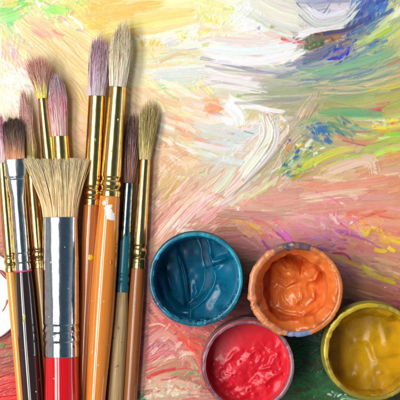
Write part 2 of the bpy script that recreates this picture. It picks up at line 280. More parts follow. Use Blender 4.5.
 ('eeebe0',4,.85,.5,(146,130),(176,144),(206,156)), ('f6eedc',3,.9,.5,(150,120),(186,132),(224,146)), ('f6e6cc',2.6,.85,.5,(146,144),(170,154),(190,166)), ('fbf2e2',2,.9,.5,(160,138),(196,150)), ('f2dcbe',3,.85,.5,(150,110),(184,124)),
 ('e0a888',4,.8,.5,(160,142),(190,158)), ('dca284',4,.8,.5,(174,128),(198,138)), ('e2b494',4,.8,.5,(150,158),(186,172)), ('d8dcda',9,.9,.4,(196,122),(222,132),(244,136)), ('e6e8e4',7,.85,.4,(188,138),(224,146),(250,146)),
 ('ccd2d0',5,.85,.4,(204,140),(234,150)), ('dadfd2',7,.85,.4,(192,150),(226,160),(252,164)), ('d2cdb8',4,.8,.5,(196,160),(236,170)), ('e6e2c8',3,.85,.4,(182,142),(218,158)), ('8d97a2',1.5,.9,.3,(224,130),(236,134)), ('8c949c',1.5,.9,.3,(243,131),(255,134)),
 ('aab0b4',1.5,.8,.3,(226,140),(240,144)), ('b4b8a8',1.5,.8,.3,(230,150),(250,152)), ('f0dc84',4,.9,.3,(237,127),(244,123)), ('efd47e',3.5,.9,.2,(257,121),(262,115)), ('f2e09c',3,.9,.2,(246,120),(250,114)), ('f0bc7c',2.5,.9,.3,(252,118),(255,112)),
 ('e9e7e2',10,.9,.3,(264,112),(268,136),(240,178)), ('f2f0ee',6,.9,.3,(262,118),(262,142),(242,166)), ('dfdbd6',7,.9,.3,(274,116),(274,146),(240,190)), ('b7aab6',1.6,.85,.3,(263,114),(264,134),(252,156)), ('cfc4c8',1.6,.8,.4,(272,124),(266,146),(244,172)),
 ('d88e7c',1.8,.9,.3,(268,152),(264,160),(258,167)), ('a8a0a0',1.5,.8,.4,(276,118),(270,146)), ('ede4d0',6,.9,.3,(284,118),(284,136),(256,172)), ('f2dfa4',3,.9,.3,(278,124),(288,130)), ('f6f0ea',3,.9,.3,(280,116),(290,128)),
 ('b09c86',3,.9,.3,(288,134),(262,166),(226,200)), ('bda78f',3,.85,.4,(294,140),(268,174),(238,200)), ('d9d0c0',4,.9,.3,(270,160),(240,192)), ('e4dcd0',3,.85,.4,(252,160),(222,196)), ('c8bda0',4,.85,.4,(284,152),(262,184)), ('a9a07e',3,.8,.4,(290,150),(276,176)),
 ('d9cfa8',4,.85,.4,(270,176),(250,198)), ('c4b78c',3,.8,.4,(280,176),(264,194)), ('eadfca',2.6,.9,.3,(276,180),(256,194)), ('dcd7c8',6,.85,.4,(236,166),(212,196)), ('e9d9cc',4,.85,.4,(244,182),(216,206)), ('d6d894',3,.85,.3,(264,186),(276,178)),
 # dab cluster with blue and green
 ('a6b464',9,.9,.3,(276,172),(300,160),(316,142)), ('b9c85c',7,.9,.3,(292,172),(318,160),(340,150)), ('58886c',6,.9,.2,(281,174),(292,170)), ('3c7c8c',5,.9,.2,(283,168),(290,163)), ('2c6ca8',5,.95,.2,(294,161),(301,154)),
 ('2a5ca4',3,.95,.2,(296,153),(300,149)), ('46a884',4,.9,.2,(288,163),(294,160)), ('e0ece0',3,.95,.1,(289,160),(293,158)), ('e0904c',3.5,.9,.2,(284,150),(292,146)), ('e07858',2.5,.9,.2,(296,168),(301,163)), ('ecd45c',3,.9,.2,(297,147),(304,143)),
 ('7c5c94',3,.9,.2,(288,139),(292,142)), ('c4486c',1.6,.9,.2,(286,144),(289,142)), ('5c9ca4',3,.9,.2,(306,138),(300,144)), ('f09c68',3,.9,.2,(302,140),(308,137)), ('f2f4ec',2.6,.95,.1,(307,146),(312,144)), ('ffffff',3,.95,.1,(313,155),(318,152)),
 ('f8f8ee',2,.95,.1,(320,149),(326,147)), ('e9f0e4',2,.95,.1,(309,150),(312,152)), ('8cc45c',3,.9,.2,(302,158),(310,154)), ('3c9478',2.5,.9,.2,(286,176),(298,175)), ('1c74ac',2,.95,.2,(298,166),(303,168)), ('d8dc64',3,.9,.2,(312,164),(322,158)),
 ('b8a04c',4,.85,.3,(290,180),(306,174)), ('e8c04c',2.4,.9,.2,(304,166),(309,163)), ('fcf8e4',1.8,.95,.1,(296,144),(300,146)), ('d89c9c',2.6,.9,.2,(308,134),(314,131)),
 
 # right middle
 ('84ab78',9,.85,.4,(314,114),(346,112),(384,118)), ('6fae84',6,.85,.4,(340,112),(372,116)), ('5c8884',2.5,.9,.3,(340,116),(352,124)), ('8cb8a0',3,.85,.4,(354,116),(378,124)),
 ('a49c74',4,.8,.4,(322,104),(360,108)), ('7ca46c',3,.85,.4,(326,122),(352,130)), ('cf6a70',3.6,.95,.2,(362,112),(378,109),(391,102)), ('c05c60',2,.9,.3,(366,114),(384,110)), ('a8b868',5,.85,.4,(380,108),(404,100)),
 ('f4f5ea',3,.95,.1,(377,119),(386,121)), ('f2f2ea',2.4,.95,.1,(372,122),(380,124)), ('eade50',4,.95,.2,(372,127),(390,128)), ('f0e468',3,.9,.2,(384,122),(400,120)), ('f2a868',3,.95,.2,(390,125),(397,122)), ('e8b458',3,.9,.3,(376,131),(392,131)),
 ('c98e78',4,.9,.3,(336,136),(362,143),(386,134)), ('b87070',2,.9,.3,(342,140),(368,146),(380,142)), ('ecd8b8',2.4,.9,.3,(356,134),(370,136)), ('c05c78',2,.9,.3,(350,131),(374,132)), ('dce8d0',2.4,.9,.3,(378,138),(392,136)), ('88b4a0',3,.85,.3,(350,126),(370,130)),
 ('b0d45c',7,.9,.3,(362,152),(382,142),(404,138)), ('94d048',3.5,.9,.2,(366,146),(380,144)), ('9ad050',4,.9,.2,(384,134),(402,134)), ('c4dc68',5,.9,.3,(368,158),(388,150),(404,148)), ('dca468',5,.8,.3,(384,156),(404,152)), ('e07470',2,.9,.3,(384,145),(392,144)),
 ('cdd25c',7,.9,.4,(306,166),(330,154),(354,146)), ('d8c058',3,.85,.3,(320,170),(344,160)), ('e4b078',3,.85,.3,(322,162),(346,150)), ('b0c45c',3,.85,.3,(340,160),(364,156)), ('d8a48c',6,.85,.4,(334,156),(358,148)), ('d0b8a0',4,.85,.4,(356,152),(364,146)),
 ('e2c4ac',12,.9,.4,(320,176),(348,164),(370,160),(376,178)), ('ead2bc',5,.9,.4,(330,170),(356,162),(374,168)), ('f0dcc4',3.4,.95,.2,(374,160),(375,170),(378,176)), ('f5e6d0',2.6,.95,.2,(371,178),(379,174)), ('d8b49c',3,.85,.4,(330,180),(366,172)),
 ('ecd4c0',2.2,.85,.4,(334,186),(372,180)), ('dc988c',6,.8,.4,(300,182),(340,186),(380,182)), ('d98f78',6,.8,.4,(370,168),(404,160)), ('da9074',6,.8,.4,(374,186),(404,180)), ('e0a894',4,.8,.5,(380,174),(404,168)), ('e8a478',5,.8,.4,(386,192),(404,188)),
 ('ee98ac',2.4,.9,.3,(314,196),(330,194)), ('b0845c',1.5,.8,.3,(300,180),(318,178)),
 ('e4c4b4',7,.85,.5,(296,198),(336,192),(372,186)), ('e9d0c2',3,.85,.5,(306,202),(346,196),(366,194)), ('d8a894',6,.8,.5,(300,206),(340,204)), ('d6a896',5,.8,.5,(360,198),(404,196)),
 ('e08ca8',2.6,.9,.3,(314,192),(334,200),(344,212)), ('e48ca0',2.4,.9,.3,(326,202),(338,214),(346,228)), ('dc84a0',2,.9,.3,(318,204),(336,212)), ('d07c9c',2,.9,.3,(332,214),(342,226)), ('eaa8b0',3,.85,.3,(304,214),(330,218)),
 ('b2ba92',4,.85,.3,(322,226),(330,220)), ('c4d0ac',2,.85,.3,(320,223),(326,221)), ('f6ece4',3,.95,.2,(340,203),(348,207)), ('f4ece4',2.6,.95,.2,(356,206),(363,203)), ('ecd0c0',3,.9,.3,(344,208),(362,206)), ('faf4ec',1.6,.95,.1,(349,225),(354,221)),
 ('e47c6a',5,.9,.3,(344,213),(364,214),(386,208)), ('dc5c50',2.6,.95,.2,(360,219),(374,214),(387,211)), ('e86c5c',2,.9,.3,(350,210),(376,207)), ('ee9c84',3,.9,.3,(340,220),(362,218)), ('eeac68',5,.9,.3,(346,232),(366,222),(382,220)),
 ('f0b86c',3.4,.9,.3,(356,228),(380,226)), ('d8788c',2,.9,.3,(378,216),(396,220)), ('e29c88',4,.85,.4,(382,222),(404,228)), ('e28c98',2,.9,.3,(384,226),(398,224)), ('ecac60',4,.85,.3,(384,238),(404,240)),
 ('c4709e',3.6,.9,.3,(320,237),(342,231),(362,238)), ('b8689c',2.6,.9,.3,(340,232),(366,240),(384,250)), ('dc90b4',2.4,.9,.3,(344,228),(356,232)), ('dc4c64',2,.9,.3,(340,223),(350,230)), ('a85c90',2.4,.9,.3,(326,240),(348,240)), ('c88080',5,.8,.4,(350,244),(380,256)),
 ('ecd02c',3.4,.95,.2,(366,236),(370,228)), ('f0d43c',3,.95,.2,(360,230),(368,234)), ('e8cc30',3,.95,.2,(372,226),(376,230)), ('e6c634',4,.95,.2,(374,249),(388,251)), ('ecc838',3.4,.95,.2,(388,247),(396,252)), ('f0c840',3,.95,.2,(392,240),(404,244)),
 ('7cc0a8',2,.9,.2,(360,235),(364,233)), ('e0b040',3,.9,.3,(380,240),(392,244)), ('6c5cb4',3,.95,.2,(309,246),(318,249),(327,247)), ('5858b4',2,.95,.2,(316,250),(324,249)), ('9c3c58',2.6,.95,.2,(332,253),(344,254),(352,261)), ('c85c70',3,.9,.3,(336,248),(348,248)),
 ('c08cac',5,.85,.4,(306,238),(328,240)), ('b48090',4,.8,.4,(326,256),(350,268)), ('a88c70',4,.8,.4,(352,256),(370,268)), ('c4bc38',5,.95,.2,(361,264),(370,273),(384,280)), ('b8ac28',4,.95,.3,(374,276),(388,281),(398,284)), ('d4c848',2.4,.95,.2,(364,266),(378,276)),
 ('c89c7c',6,.8,.5,(370,262),(404,274)), ('d8b08c',2.4,.85,.4,(374,258),(404,268)), ('dcaa94',2.4,.85,.4,(372,286),(400,296)), ('d4a490',3,.8,.4,(384,270),(404,276)), ('9c7458',6,.8,.4,(350,282),(392,296)), ('c0404c',2.6,.95,.1,(391,289),(396,291)), ('f2ece4',1.4,.95,.1,(384,287),(387,288)),
 ('b89078',3,.8,.5,(356,290),(392,300)), ('cc6870',2.6,.9,.3,(372,301),(400,307)), ('b85060',2,.9,.3,(384,298),(404,302)), ('a85058',3,.85,.4,(376,308),(404,314)), ('745048',6,.8,.4,(340,300),(372,306)), ('8c6458',3,.8,.4,(346,292),(370,300)),
 # left of the jars
 ('dabf8c',4,.85,.4,(152,196),(170,174)), ('cdb374',3,.85,.3,(164,200),(184,172)), ('e2cc98',3,.85,.4,(158,184),(178,162)), ('c9b078',2.6,.8,.3,(152,180),(166,166)), ('e8d2ac',3,.85,.4,(170,196),(192,178)), ('d4b08c',4,.8,.4,(152,212),(170,192)),
 ('e9bcb2',8,.85,.4,(156,240),(180,210),(204,188)), ('ecc6bc',7,.85,.4,(170,236),(200,204),(222,192)), ('f6e4d8',2.4,.9,.4,(160,232),(186,204),(206,190)), ('f8e8dc',2,.9,.4,(172,228),(198,204)), ('e8a49c',4,.85,.4,(180,226),(210,200)), ('e09890',3,.85,.4,(152,228),(176,206)),
 ('e8b4a8',6,.85,.4,(200,226),(224,204)), ('f0cfc4',3,.85,.4,(196,214),(220,196)), ('dc9488',3,.85,.3,(206,192),(228,200)), ('c08870',3,.8,.4,(152,226),(164,212)), ('c88c8c',3,.8,.4,(146,238),(160,220)), ('f0e0cc',4,.9,.3,(176,230),(196,231)), ('f4e6d6',3,.9,.3,(184,226),(200,222)),
 ('c0c090',3,.8,.3,(198,173),(206,171)), ('b8a080',4,.8,.4,(152,200),(160,190)), ('c68a7a',6,.85,.4,(212,222),(242,216)), ('b87c6c',5,.85,.4,(214,230),(246,228)), ('d09c88',3,.8,.4,(216,214),(250,210)), ('b4745c',3,.8,.4,(222,238),(250,236)), ('d8a490',2,.85,.4,(218,226),(252,224)),
 ('dfd6c8',5,.9,.4,(216,208),(236,192),(254,180)), ('e9e2d6',3,.9,.4,(230,206),(260,184)), ('cfc4b4',3,.85,.4,(214,200),(228,188)), ('d4cc8c',3,.9,.3,(254,198),(270,186)), ('e4dcae',3,.85,.3,(246,200),(262,188)), ('f0e8d4',2,.9,.3,(262,190),(272,180)),
 ('cf9a8a',6,.8,.5,(250,204),(320,200)), ('dca498',4,.8,.5,(256,196),(330,210)), ('e6b4aa',3,.8,.5,(262,210),(326,220)), ('e4ac9c',2.4,.8,.5,(262,202),(300,196)), ('e07c80',3,.9,.3,(242,212),(262,213),(282,220)), ('dc6c70',2.6,.9,.3,(248,217),(264,223),(282,238)), ('e49090',3,.85,.4,(268,216),(300,230)),
 ('e2ba4c',3,.9,.3,(246,222),(256,228),(263,236)), ('d8a458',2.4,.9,.3,(250,228),(262,232)), ('d49878',5,.8,.4,(240,222),(260,240)), ('d274b0',5,.9,.3,(279,229),(287,236),(292,243)), ('b85c9c',3,.9,.3,(276,232),(286,242)), ('a85088',3.4,.9,.3,(262,240),(266,246),(272,250)),
 ('dc94a4',5,.85,.4,(288,222),(312,232),(326,240)), ('c8c8a0',2,.85,.3,(275,226),(280,223)), ('e8a8b4',3,.85,.4,(296,220),(322,228)), ('e0b0a4',3,.8,.5,(286,212),(330,222)), ('c8a098',3,.8,.4,(240,236),(262,250)),
 # lower middle
 ('d4a09c',7,.85,.4,(146,344),(162,332),(180,342)), ('c8848c',5,.85,.4,(148,356),(164,342),(178,350)), ('e8cab8',2.4,.9,.4,(148,326),(160,324),(170,330)), ('e8c4b0',2.4,.9,.4,(154,338),(168,334),(178,342)), ('ecccb4',2.6,.9,.3,(160,366),(172,356),(179,345)), ('f0d4bc',2,.9,.3,(152,364),(168,352),(176,346)),
 ('c47880',3,.85,.4,(146,350),(160,338)), ('d8a890',4,.85,.4,(146,372),(166,362),(180,358)), ('b86c70',3,.8,.4,(148,336),(160,328)), ('e25048',6,.95,.3,(174,332),(190,344),(212,352)), ('e4584c',4,.9,.3,(184,342),(194,352),(202,366)), ('ea7868',3,.9,.3,(180,338),(200,346)), ('d84840',3,.9,.3,(188,338),(204,342),(216,348)),
 ('e4907c',4,.85,.4,(192,330),(216,336)), ('d03c48',3.6,.9,.3,(146,379),(160,372),(178,368)), ('dc5458',3,.9,.3,(144,370),(158,366)), ('c84c54',2,.9,.3,(160,380),(178,376)), ('7ca070',3.4,.9,.3,(184,378),(190,373),(196,370)), ('b0a482',5,.85,.4,(186,352),(196,368),(204,378)), ('94a47c',3,.85,.3,(192,362),(200,378)),
 ('a8966c',3,.85,.3,(194,376),(206,384)), ('e08074',4,.85,.4,(158,384),(186,380)), ('d8bca4',6,.9,.3,(140,390),(170,384),(200,386)), ('e6d6c2',4,.9,.3,(142,398),(172,392),(204,392)), ('f4eee2',3,.95,.2,(150,394),(158,392)), ('f6f0e6',2.6,.95,.2,(172,396),(180,394)), ('f2ecd8',3,.95,.2,(186,384),(192,382)),
 ('f8f2e8',2,.95,.1,(160,397),(165,396)), ('e8dcc8',3,.9,.3,(192,380),(204,378)), ('e48474',2.6,.9,.3,(176,388),(198,392)), ('d86c68',2,.9,.3,(180,400),(202,396)), ('1c7a44',5,.95,.2,(137,397),(144,394)), ('146438',3,.95,.2,(138,402),(146,399)), ('5c8c60',2,.9,.3,(144,392),(148,390)), ('c8907c',5,.8,.4,(146,312),(160,324)),
 ('d89c90',4,.8,.4,(150,304),(166,322)), ('d46c68',4,.85,.4,(162,318),(182,336)), ('d48c88',4,.8,.4,(206,336),(230,322)), ('b87880',5,.8,.4,(214,330),(240,314)), ('8c5c5c',4,.8,.4,(238,318),(252,318)),
 # lower left
 ('a86450',6,.85,.4,(-4,346),(22,340)), ('4c8c40',4,.9,.3,(1,347),(5,342)), ('b4705c',5,.8,.4,(-4,356),(24,350)), ('94503c',5,.8,.4,(-2,366),(26,358)), ('b86858',4,.8,.4,(-4,376),(26,366)), ('7c7850',3,.8,.3,(6,356),(14,352)), ('c8342c',8,.95,.3,(-6,390),(12,384),(28,384)), ('d02c28',8,.95,.3,(-6,400),(30,394)),
 ('d84840',3,.9,.3,(0,380),(18,378)), ('f4e8dc',1.4,.95,.1,(3,395),(5,394)), ('f0dcd0',1,.95,.1,(8,388),(10,388)), ('a04038',3,.85,.4,(-2,372),(20,372)),
 # dark green corner
 ('3c7450',10,.85,.4,(284,390),(310,378),(330,380)), ('2f6440',8,.85,.4,(288,360),(306,350),(322,352)), ('3c8454',5,.9,.3,(296,396),(320,390),(334,392)), ('24643c',4,.9,.3,(292,384),(316,384)), ('347c48',3,.85,.4,(312,394),(330,386)), ('4c3430',3,.8,.4,(308,366),(318,362)),
 ('b4603c',2,.9,.2,(317,363),(319,360)), ('a05038',2,.9,.2,(314,370),(318,369)), ('d8b060',2,.9,.2,(317,373),(319,371)), ('6c4c34',4,.8,.3,(294,392),(304,388)), ('2c4c48',4,.8,.4,(298,340),(320,346)), ('d8e0d0',2.6,.95,.2,(327,394),(332,396)), ('e2e8dc',2.2,.95,.2,(331,391),(335,394)),
 ('d0dcd0',2.4,.95,.2,(337,397),(342,394)), ('e4eae0',2,.95,.1,(340,400),(346,398)), ('b0c8b4',1.6,.9,.2,(334,398),(338,392)), ('e8eee4',1.6,.95,.1,(344,394),(348,396)), ('50805c',2,.85,.3,(322,386),(332,384)), ('2c5440',6,.8,.4,(286,372),(300,372)),
]

# the loaded sweeps laid last, on top of everything
SWEEPS = [
 ('f2edef',9,.92,.35,(198,46),(250,51),(302,43)), ('faf7f7',8,.92,.35,(202,57),(250,62),(298,53)), ('ecdedb',5,.85,.4,(206,38),(250,42),(284,38)), ('fffefe',9,.95,.3,(230,24),(244,12),(250,3)), ('fffefd',7,.95,.3,(236,30),(260,25)),
 ('b4b4be',3,.85,.4,(204,66),(240,72),(282,73)), ('ece8e8',6,.85,.35,(200,76),(232,80),(266,87)),
 ('e7e8de',10,.88,.35,(250,0),(276,14),(303,22)), ('dcdcd0',6,.85,.4,(258,14),(280,26),(304,32)), ('d8d3da',9,.9,.35,(297,6),(317,24),(344,20),(362,0)), ('ece9ec',5,.9,.3,(305,4),(324,16),(348,8)), ('a8a0aa',2.4,.85,.4,(298,14),(314,26),(336,26)),
 ('f3efef',4.5,.92,.3,(297,35),(320,30),(346,26)), ('505878',4,.85,.4,(322,34),(346,30),(364,20)), ('70788c',5,.85,.4,(300,58),(318,54),(338,44)), ('8fae90',7,.85,.4,(302,74),(342,68),(400,50)), ('7d9ba4',2.6,.85,.4,(304,80),(346,77),(392,64)), ('dccfa8',2.4,.9,.35,(312,88),(356,86),(402,73)),
 ('eae8e3',9,.9,.35,(262,112),(268,138),(240,178)), ('dfdbd6',5,.88,.35,(275,116),(275,146),(242,188)), ('fffefc',8,.95,.3,(226,103),(238,114),(243,127)), ('fdfbf6',4,.95,.3,(232,99),(262,108),(286,113)), ('dbdfde',8,.85,.4,(190,124),(222,134),(250,137)), ('e8e9e4',6,.85,.4,(190,142),(224,150),(250,151)),
 ('b8aab4',1.8,.85,.3,(264,116),(265,136),(252,158)), ('aa967e',2.6,.88,.35,(290,134),(264,166),(228,199)),
 ('eabfb4',7,.88,.4,(156,240),(182,208),(206,186)), ('efcdc2',6,.88,.4,(171,236),(200,206),(222,190)), ('f6e6da',2.4,.88,.4,(166,228),(188,204),(206,192)),
 ('da9a8a',9,.8,.45,(298,188),(350,185),(402,178)), ('e8ccbe',5,.88,.4,(296,199),(338,193),(374,187)), ('e3c6b0',8,.88,.4,(320,176),(348,165),(369,161),(375,176)), ('d8988a',8,.75,.45,(298,212),(340,208),(384,206)), ('c88f84',8,.75,.45,(214,212),(252,216),(296,214)),
 ('84ab78',7,.85,.4,(312,114),(350,111),(388,116)), ('70ae86',4,.85,.4,(338,114),(374,116)), ('aecc62',6,.88,.35,(360,152),(384,142),(404,138)), ('cdd062',5,.85,.4,(308,166),(332,154),(356,147)),
 ('a8705c',7,.8,.45,(352,284),(402,300)), ('dccaa4',4,.85,.4,(158,62),(200,57)), ('dfe9df',7,.85,.4,(146,76),(182,72),(212,71)), ('eec87c',6,.8,.4,(78,16),(118,10),(150,4)), ('e8d494',7,.8,.4,(106,27),(150,18),(200,11)),
 ('d89894',6,.85,.4,(147,346),(163,333),(180,343)), ('de5a50',5,.9,.35,(176,333),(192,345),(212,352)), ('c87c7c',5,.8,.4,(148,360),(166,352),(182,356)),
]

def paint_board(step):
    P = Painter(-40, 440, -40, 440, step, 7)
    rng = P.rng
    rows = np.array([[hx(c) for c in r[1].split()] for r in BASE_ROWS])
    X, Y = P.grid()
    wx = 5*np.sin(X/17+Y/31)+4*np.sin(Y/13-X/41+1); wy = 5*np.sin(Y/19-X/27+2)+3*np.sin(X/11+Y/23)
    P.c = sample2(rows, np.clip((Y+wy-12.5)/25, 0, 14.99), np.clip((X+wx-12.5)/25, 0, 14.99))
    fl = np.array(FLOW, float)
    def ang(x, y):
        w = 1/(((fl[:, 0]-x)**2+(fl[:, 1]-y)**2)**1.3+60); a = np.radians(fl[:, 2])*2
        return 0.5*math.atan2((w*np.sin(a)).sum(), (w*np.cos(a)).sum())
    def auto(n, l0, l1, w0, w1, op, jit, sm, hue, thick=1.0):
        for _ in range(n):
            x = rng.uniform(-38, 438); y = rng.uniform(-38, 438)
            a = ang(x, y)+rng.normal(0, 0.16)
            if rng.random() < .5: a += math.pi
            L = rng.uniform(l0, l1); w = rng.uniform(w0, w1)
            mx = x+math.cos(a)*L/2; my = y+math.sin(a)*L/2
            b = ang(mx, my);
            if math.cos(b-a) < 0: b += math.pi
            b = a+(b-a)*0.8+rng.normal(0, .12)
            p = [(x, y), (mx, my), (mx+math.cos(b)*L/2, my+math.sin(b)*L/2)]
            base = P.get(np.array([mx]), np.array([my]))[0]
            c = base+rng.normal(0, hue, 3)*np.array([1, .8, 1.1])+rng.normal(0, hue*1.1)
            P.stroke(p, w, np.clip(c, 0, 1), op, rng.uniform(.3, .65), sm, jit, rng.uniform(.4, 1)*thick)
    g = np.exp(-((X-312)/48)**4-((Y-368)/46)**4)[..., None]; P.c = P.c+g*np.array([.05, .11, .05])
    P.c = np.clip(P.c+np.clip((Y-180)/60, 0, 1)[..., None]*np.array([.010, -.010, .004]), 0, 1)
    auto(1100, 26, 70, 8, 18, .9, .035, .75, .035)
    auto(1000, 16, 48, 4, 10, .85, .04, .6, .045)
    for st in STROKES:
        P.stroke(st[4:], st[1]*1.15, hx(st[0]), st[2], st[3], 0, .05, 1.0+0.5*rng.random())
    auto(700, 12, 40, 3, 9, .7, .03, .97, .015, .9)
    auto(500, 10, 30, 1.8, 4, .5, .03, .85, .03, 1.0)
    for st in STROKES:      # the same marks gone over again with a loaded brush, slightly off, so that edges break up
        pts = np.array(st[4:], float)
        P.stroke(pts+rng.normal(0, st[1]*.1, 2), st[1]*1.05, np.clip(hx(st[0])+rng.normal(0, .012, 3), 0, 1), st[2]*.92, min(.75, st[3]+.12), .1, .05, 1.1+.6*rng.random())
        c = np.clip(hx(st[0])+rng.normal(0, .035, 3)+rng.normal(0, .03), 0, 1)
        P.stroke(pts+rng.normal(0, st[1]*0.35, 2)+rng.normal(0, .6, pts.shape), max(1.1, st[1]*rng.uniform(.25, .5)), c, .55*st[2], min(.7, st[3]+.2), .35, .05, 1.2)
    for cx, cy, rx, ry, n, ln, w, an, sp, cols in CLUSTERS:
        cl = [hx(c) for c in cols.split()]
        w = max(w*1.2, 1.6)
        for _ in range(int(n*.62)):
            q = rng.normal(0, .55, 2); x = cx+q[0]*rx; y = cy+q[1]*ry
            a = math.radians(an+rng.normal(0, sp)); L = ln*rng.uniform(.5, 1.5)
            b = a+rng.normal(0, .25)
            c = np.clip(cl[rng.integers(len(cl))]+rng.normal(0, .025, 3), 0, 1)
            P.stroke([(x, y), (x+math.cos(a)*L/2, y+math.sin(a)*L/2), (x+math.cos(a)*L/2+math.cos(b)*L/2, y+math.sin(a)*L/2+math.sin(b)*L/2)],
                     w*rng.uniform(.7, 2.1), c, rng.uniform(.5, .9), rng.uniform(.1, .5), .3, .04, rng.uniform(.9, 1.7))
    for st in SWEEPS:
        P.stroke(st[4:], st[1]*1.15, hx(st[0]), st[2], st[3], .06, .05, 1.7)
    auto(420, 12, 34, 4, 9, .6, .025, .99, .008, .9)
    auto(160, 6, 18, 1.2, 2.4, .5, .04, .85, .03, 1.1)
    m = P.c.mean(-1, keepdims=True); P.c = np.clip(((m+(P.c-m)*1.15)-.62)*1.04+.605, 0, .95)
    return P
#PAINTER-END
# ---------------------------------------------------------------- mesh helpers
def hex_lin(h): return tuple(float(v) for v in lin(hx(h)))+(1.0,)

def raw_mesh(name, co, faces, mat, parent=None, cols=None, smooth=True):
    """co (n,3) metres, faces (m,4) or (m,3) index array"""
    me = bpy.data.meshes.new(name)
    co = np.asarray(co, np.float32); faces = np.asarray(faces, np.int32)
    k = faces.shape[1]
    me.vertices.add(len(co)); me.vertices.foreach_set('co', co.ravel())
    me.loops.add(faces.size); me.loops.foreach_set('vertex_index', faces.ravel())
    me.polygons.add(len(faces)); me.polygons.foreach_set('loop_start', np.arange(0, faces.size, k, dtype=np.int32))
    me.update(calc_edges=True)
    me.polygons.foreach_set('use_smooth', np.full(len(faces), smooth))
    if cols is not None:
        at = me.color_attributes.new('pigment', 'FLOAT_COLOR', 'POINT')
        c4 = np.ones((len(co), 4), np.float32); c4[:, :3] = cols
        at.data.foreach_set('color', c4.ravel())
    me.validate(); me.update()
    me.materials.append(mat)
    o = bpy.data.objects.new(name, me); C.objects.link(o)
    if parent is not None: o.parent = parent
    return o

def grid_faces(nr, nc, closed=True):
    i = np.arange(nr-1)[:, None]; j = np.arange(nc if closed else nc-1)[None]
    j2 = (j+1) % nc
    return np.stack([i*nc+j, i*nc+j2, (i+1)*nc+j2, (i+1)*nc+j], -1).reshape(-1, 4)

class VN:
    """tileless value noise table"""
    def __init__(s, seed, n=96):
        s.t = np.random.default_rng(seed).random((n, n)); s.n = n
        s.t = np.pad(s.t, (0, 1), 'wrap')
    def __call__(s, x, y):
        x = np.asarray(x, float) % s.n; y = np.asarray(y, float) % s.n
        i = np.minimum(x.astype(int), s.n-1); j = np.minimum(y.astype(int), s.n-1); a = x-i; b = y-j
        a = a*a*(3-2*a); b = b*b*(3-2*b)
        t = s.t
        return (t[i, j]*(1-a)*(1-b)+t[i+1, j]*a*(1-b)+t[i, j+1]*(1-a)*b+t[i+1, j+1]*a*b)-0.5
    def fbm(s, x, y, o=4):
        r = 0; a = 1
        for k in range(o):
            r = r+a*s(x*2**k+k*7.3, y*2**k+k*3.1); a *= .5
        return r

# ---------------------------------------------------------------- materials
def principled(name):
    m = bpy.data.materials.new(name); m.use_nodes = True
    return m, m.node_tree, m.node_tree.nodes['Principled BSDF']

def setv(p, k, v):
    if k in p.inputs: p.inputs[k].default_value = v

def mat_pigment(name, rough=0.4, spec=0.5, coat=0.0, rvar=0.0, bump=0.0, bscale=4000, sss=0.0, stretch=1.0):
    """colour from the thing's own pigment attribute"""
    m, nt, p = principled(name)
    a = nt.nodes.new('ShaderNodeAttribute'); a.attribute_name = 'pigment'
    nt.links.new(a.outputs['Color'], p.inputs['Base Color'])
    setv(p, 'Roughness', rough); setv(p, 'Specular IOR Level', spec); setv(p, 'Coat Weight', coat); setv(p, 'Coat Roughness', 0.08)
    tc = nt.nodes.new('ShaderNodeTexCoord')
    if rvar:
        n = nt.nodes.new('ShaderNodeTexNoise'); n.inputs['Scale'].default_value = 180; n.inputs['Detail'].default_value = 5
        r = nt.nodes.new('ShaderNodeMapRange'); r.inputs['From Min'].default_value = .3; r.inputs['From Max'].default_value = .7
        r.inputs['To Min'].default_value = rough-rvar; r.inputs['To Max'].default_value = rough+rvar
        nt.links.new(tc.outputs['Object'], n.inputs['Vector']); nt.links.new(n.outputs['Fac'], r.inputs['Value'])
        nt.links.new(r.outputs[0], p.inputs['Roughness'])
    if bump:
        n = nt.nodes.new('ShaderNodeTexNoise'); n.inputs['Scale'].default_value = bscale; n.inputs['Detail'].default_value = 4
        b = nt.nodes.new('ShaderNodeBump'); b.inputs['Strength'].default_value = bump; b.inputs['Distance'].default_value = 0.0002
        nt.links.new(tc.outputs['Object'], n.inputs['Vector']); nt.links.new(n.outputs['Fac'], b.inputs['Height'])
        nt.links.new(b.outputs[0], p.inputs['Normal'])
    if sss:
        setv(p, 'Subsurface Weight', sss); setv(p, 'Subsurface Radius', (1, .6, .4)); setv(p, 'Subsurface Scale', 0.0012)
    return m

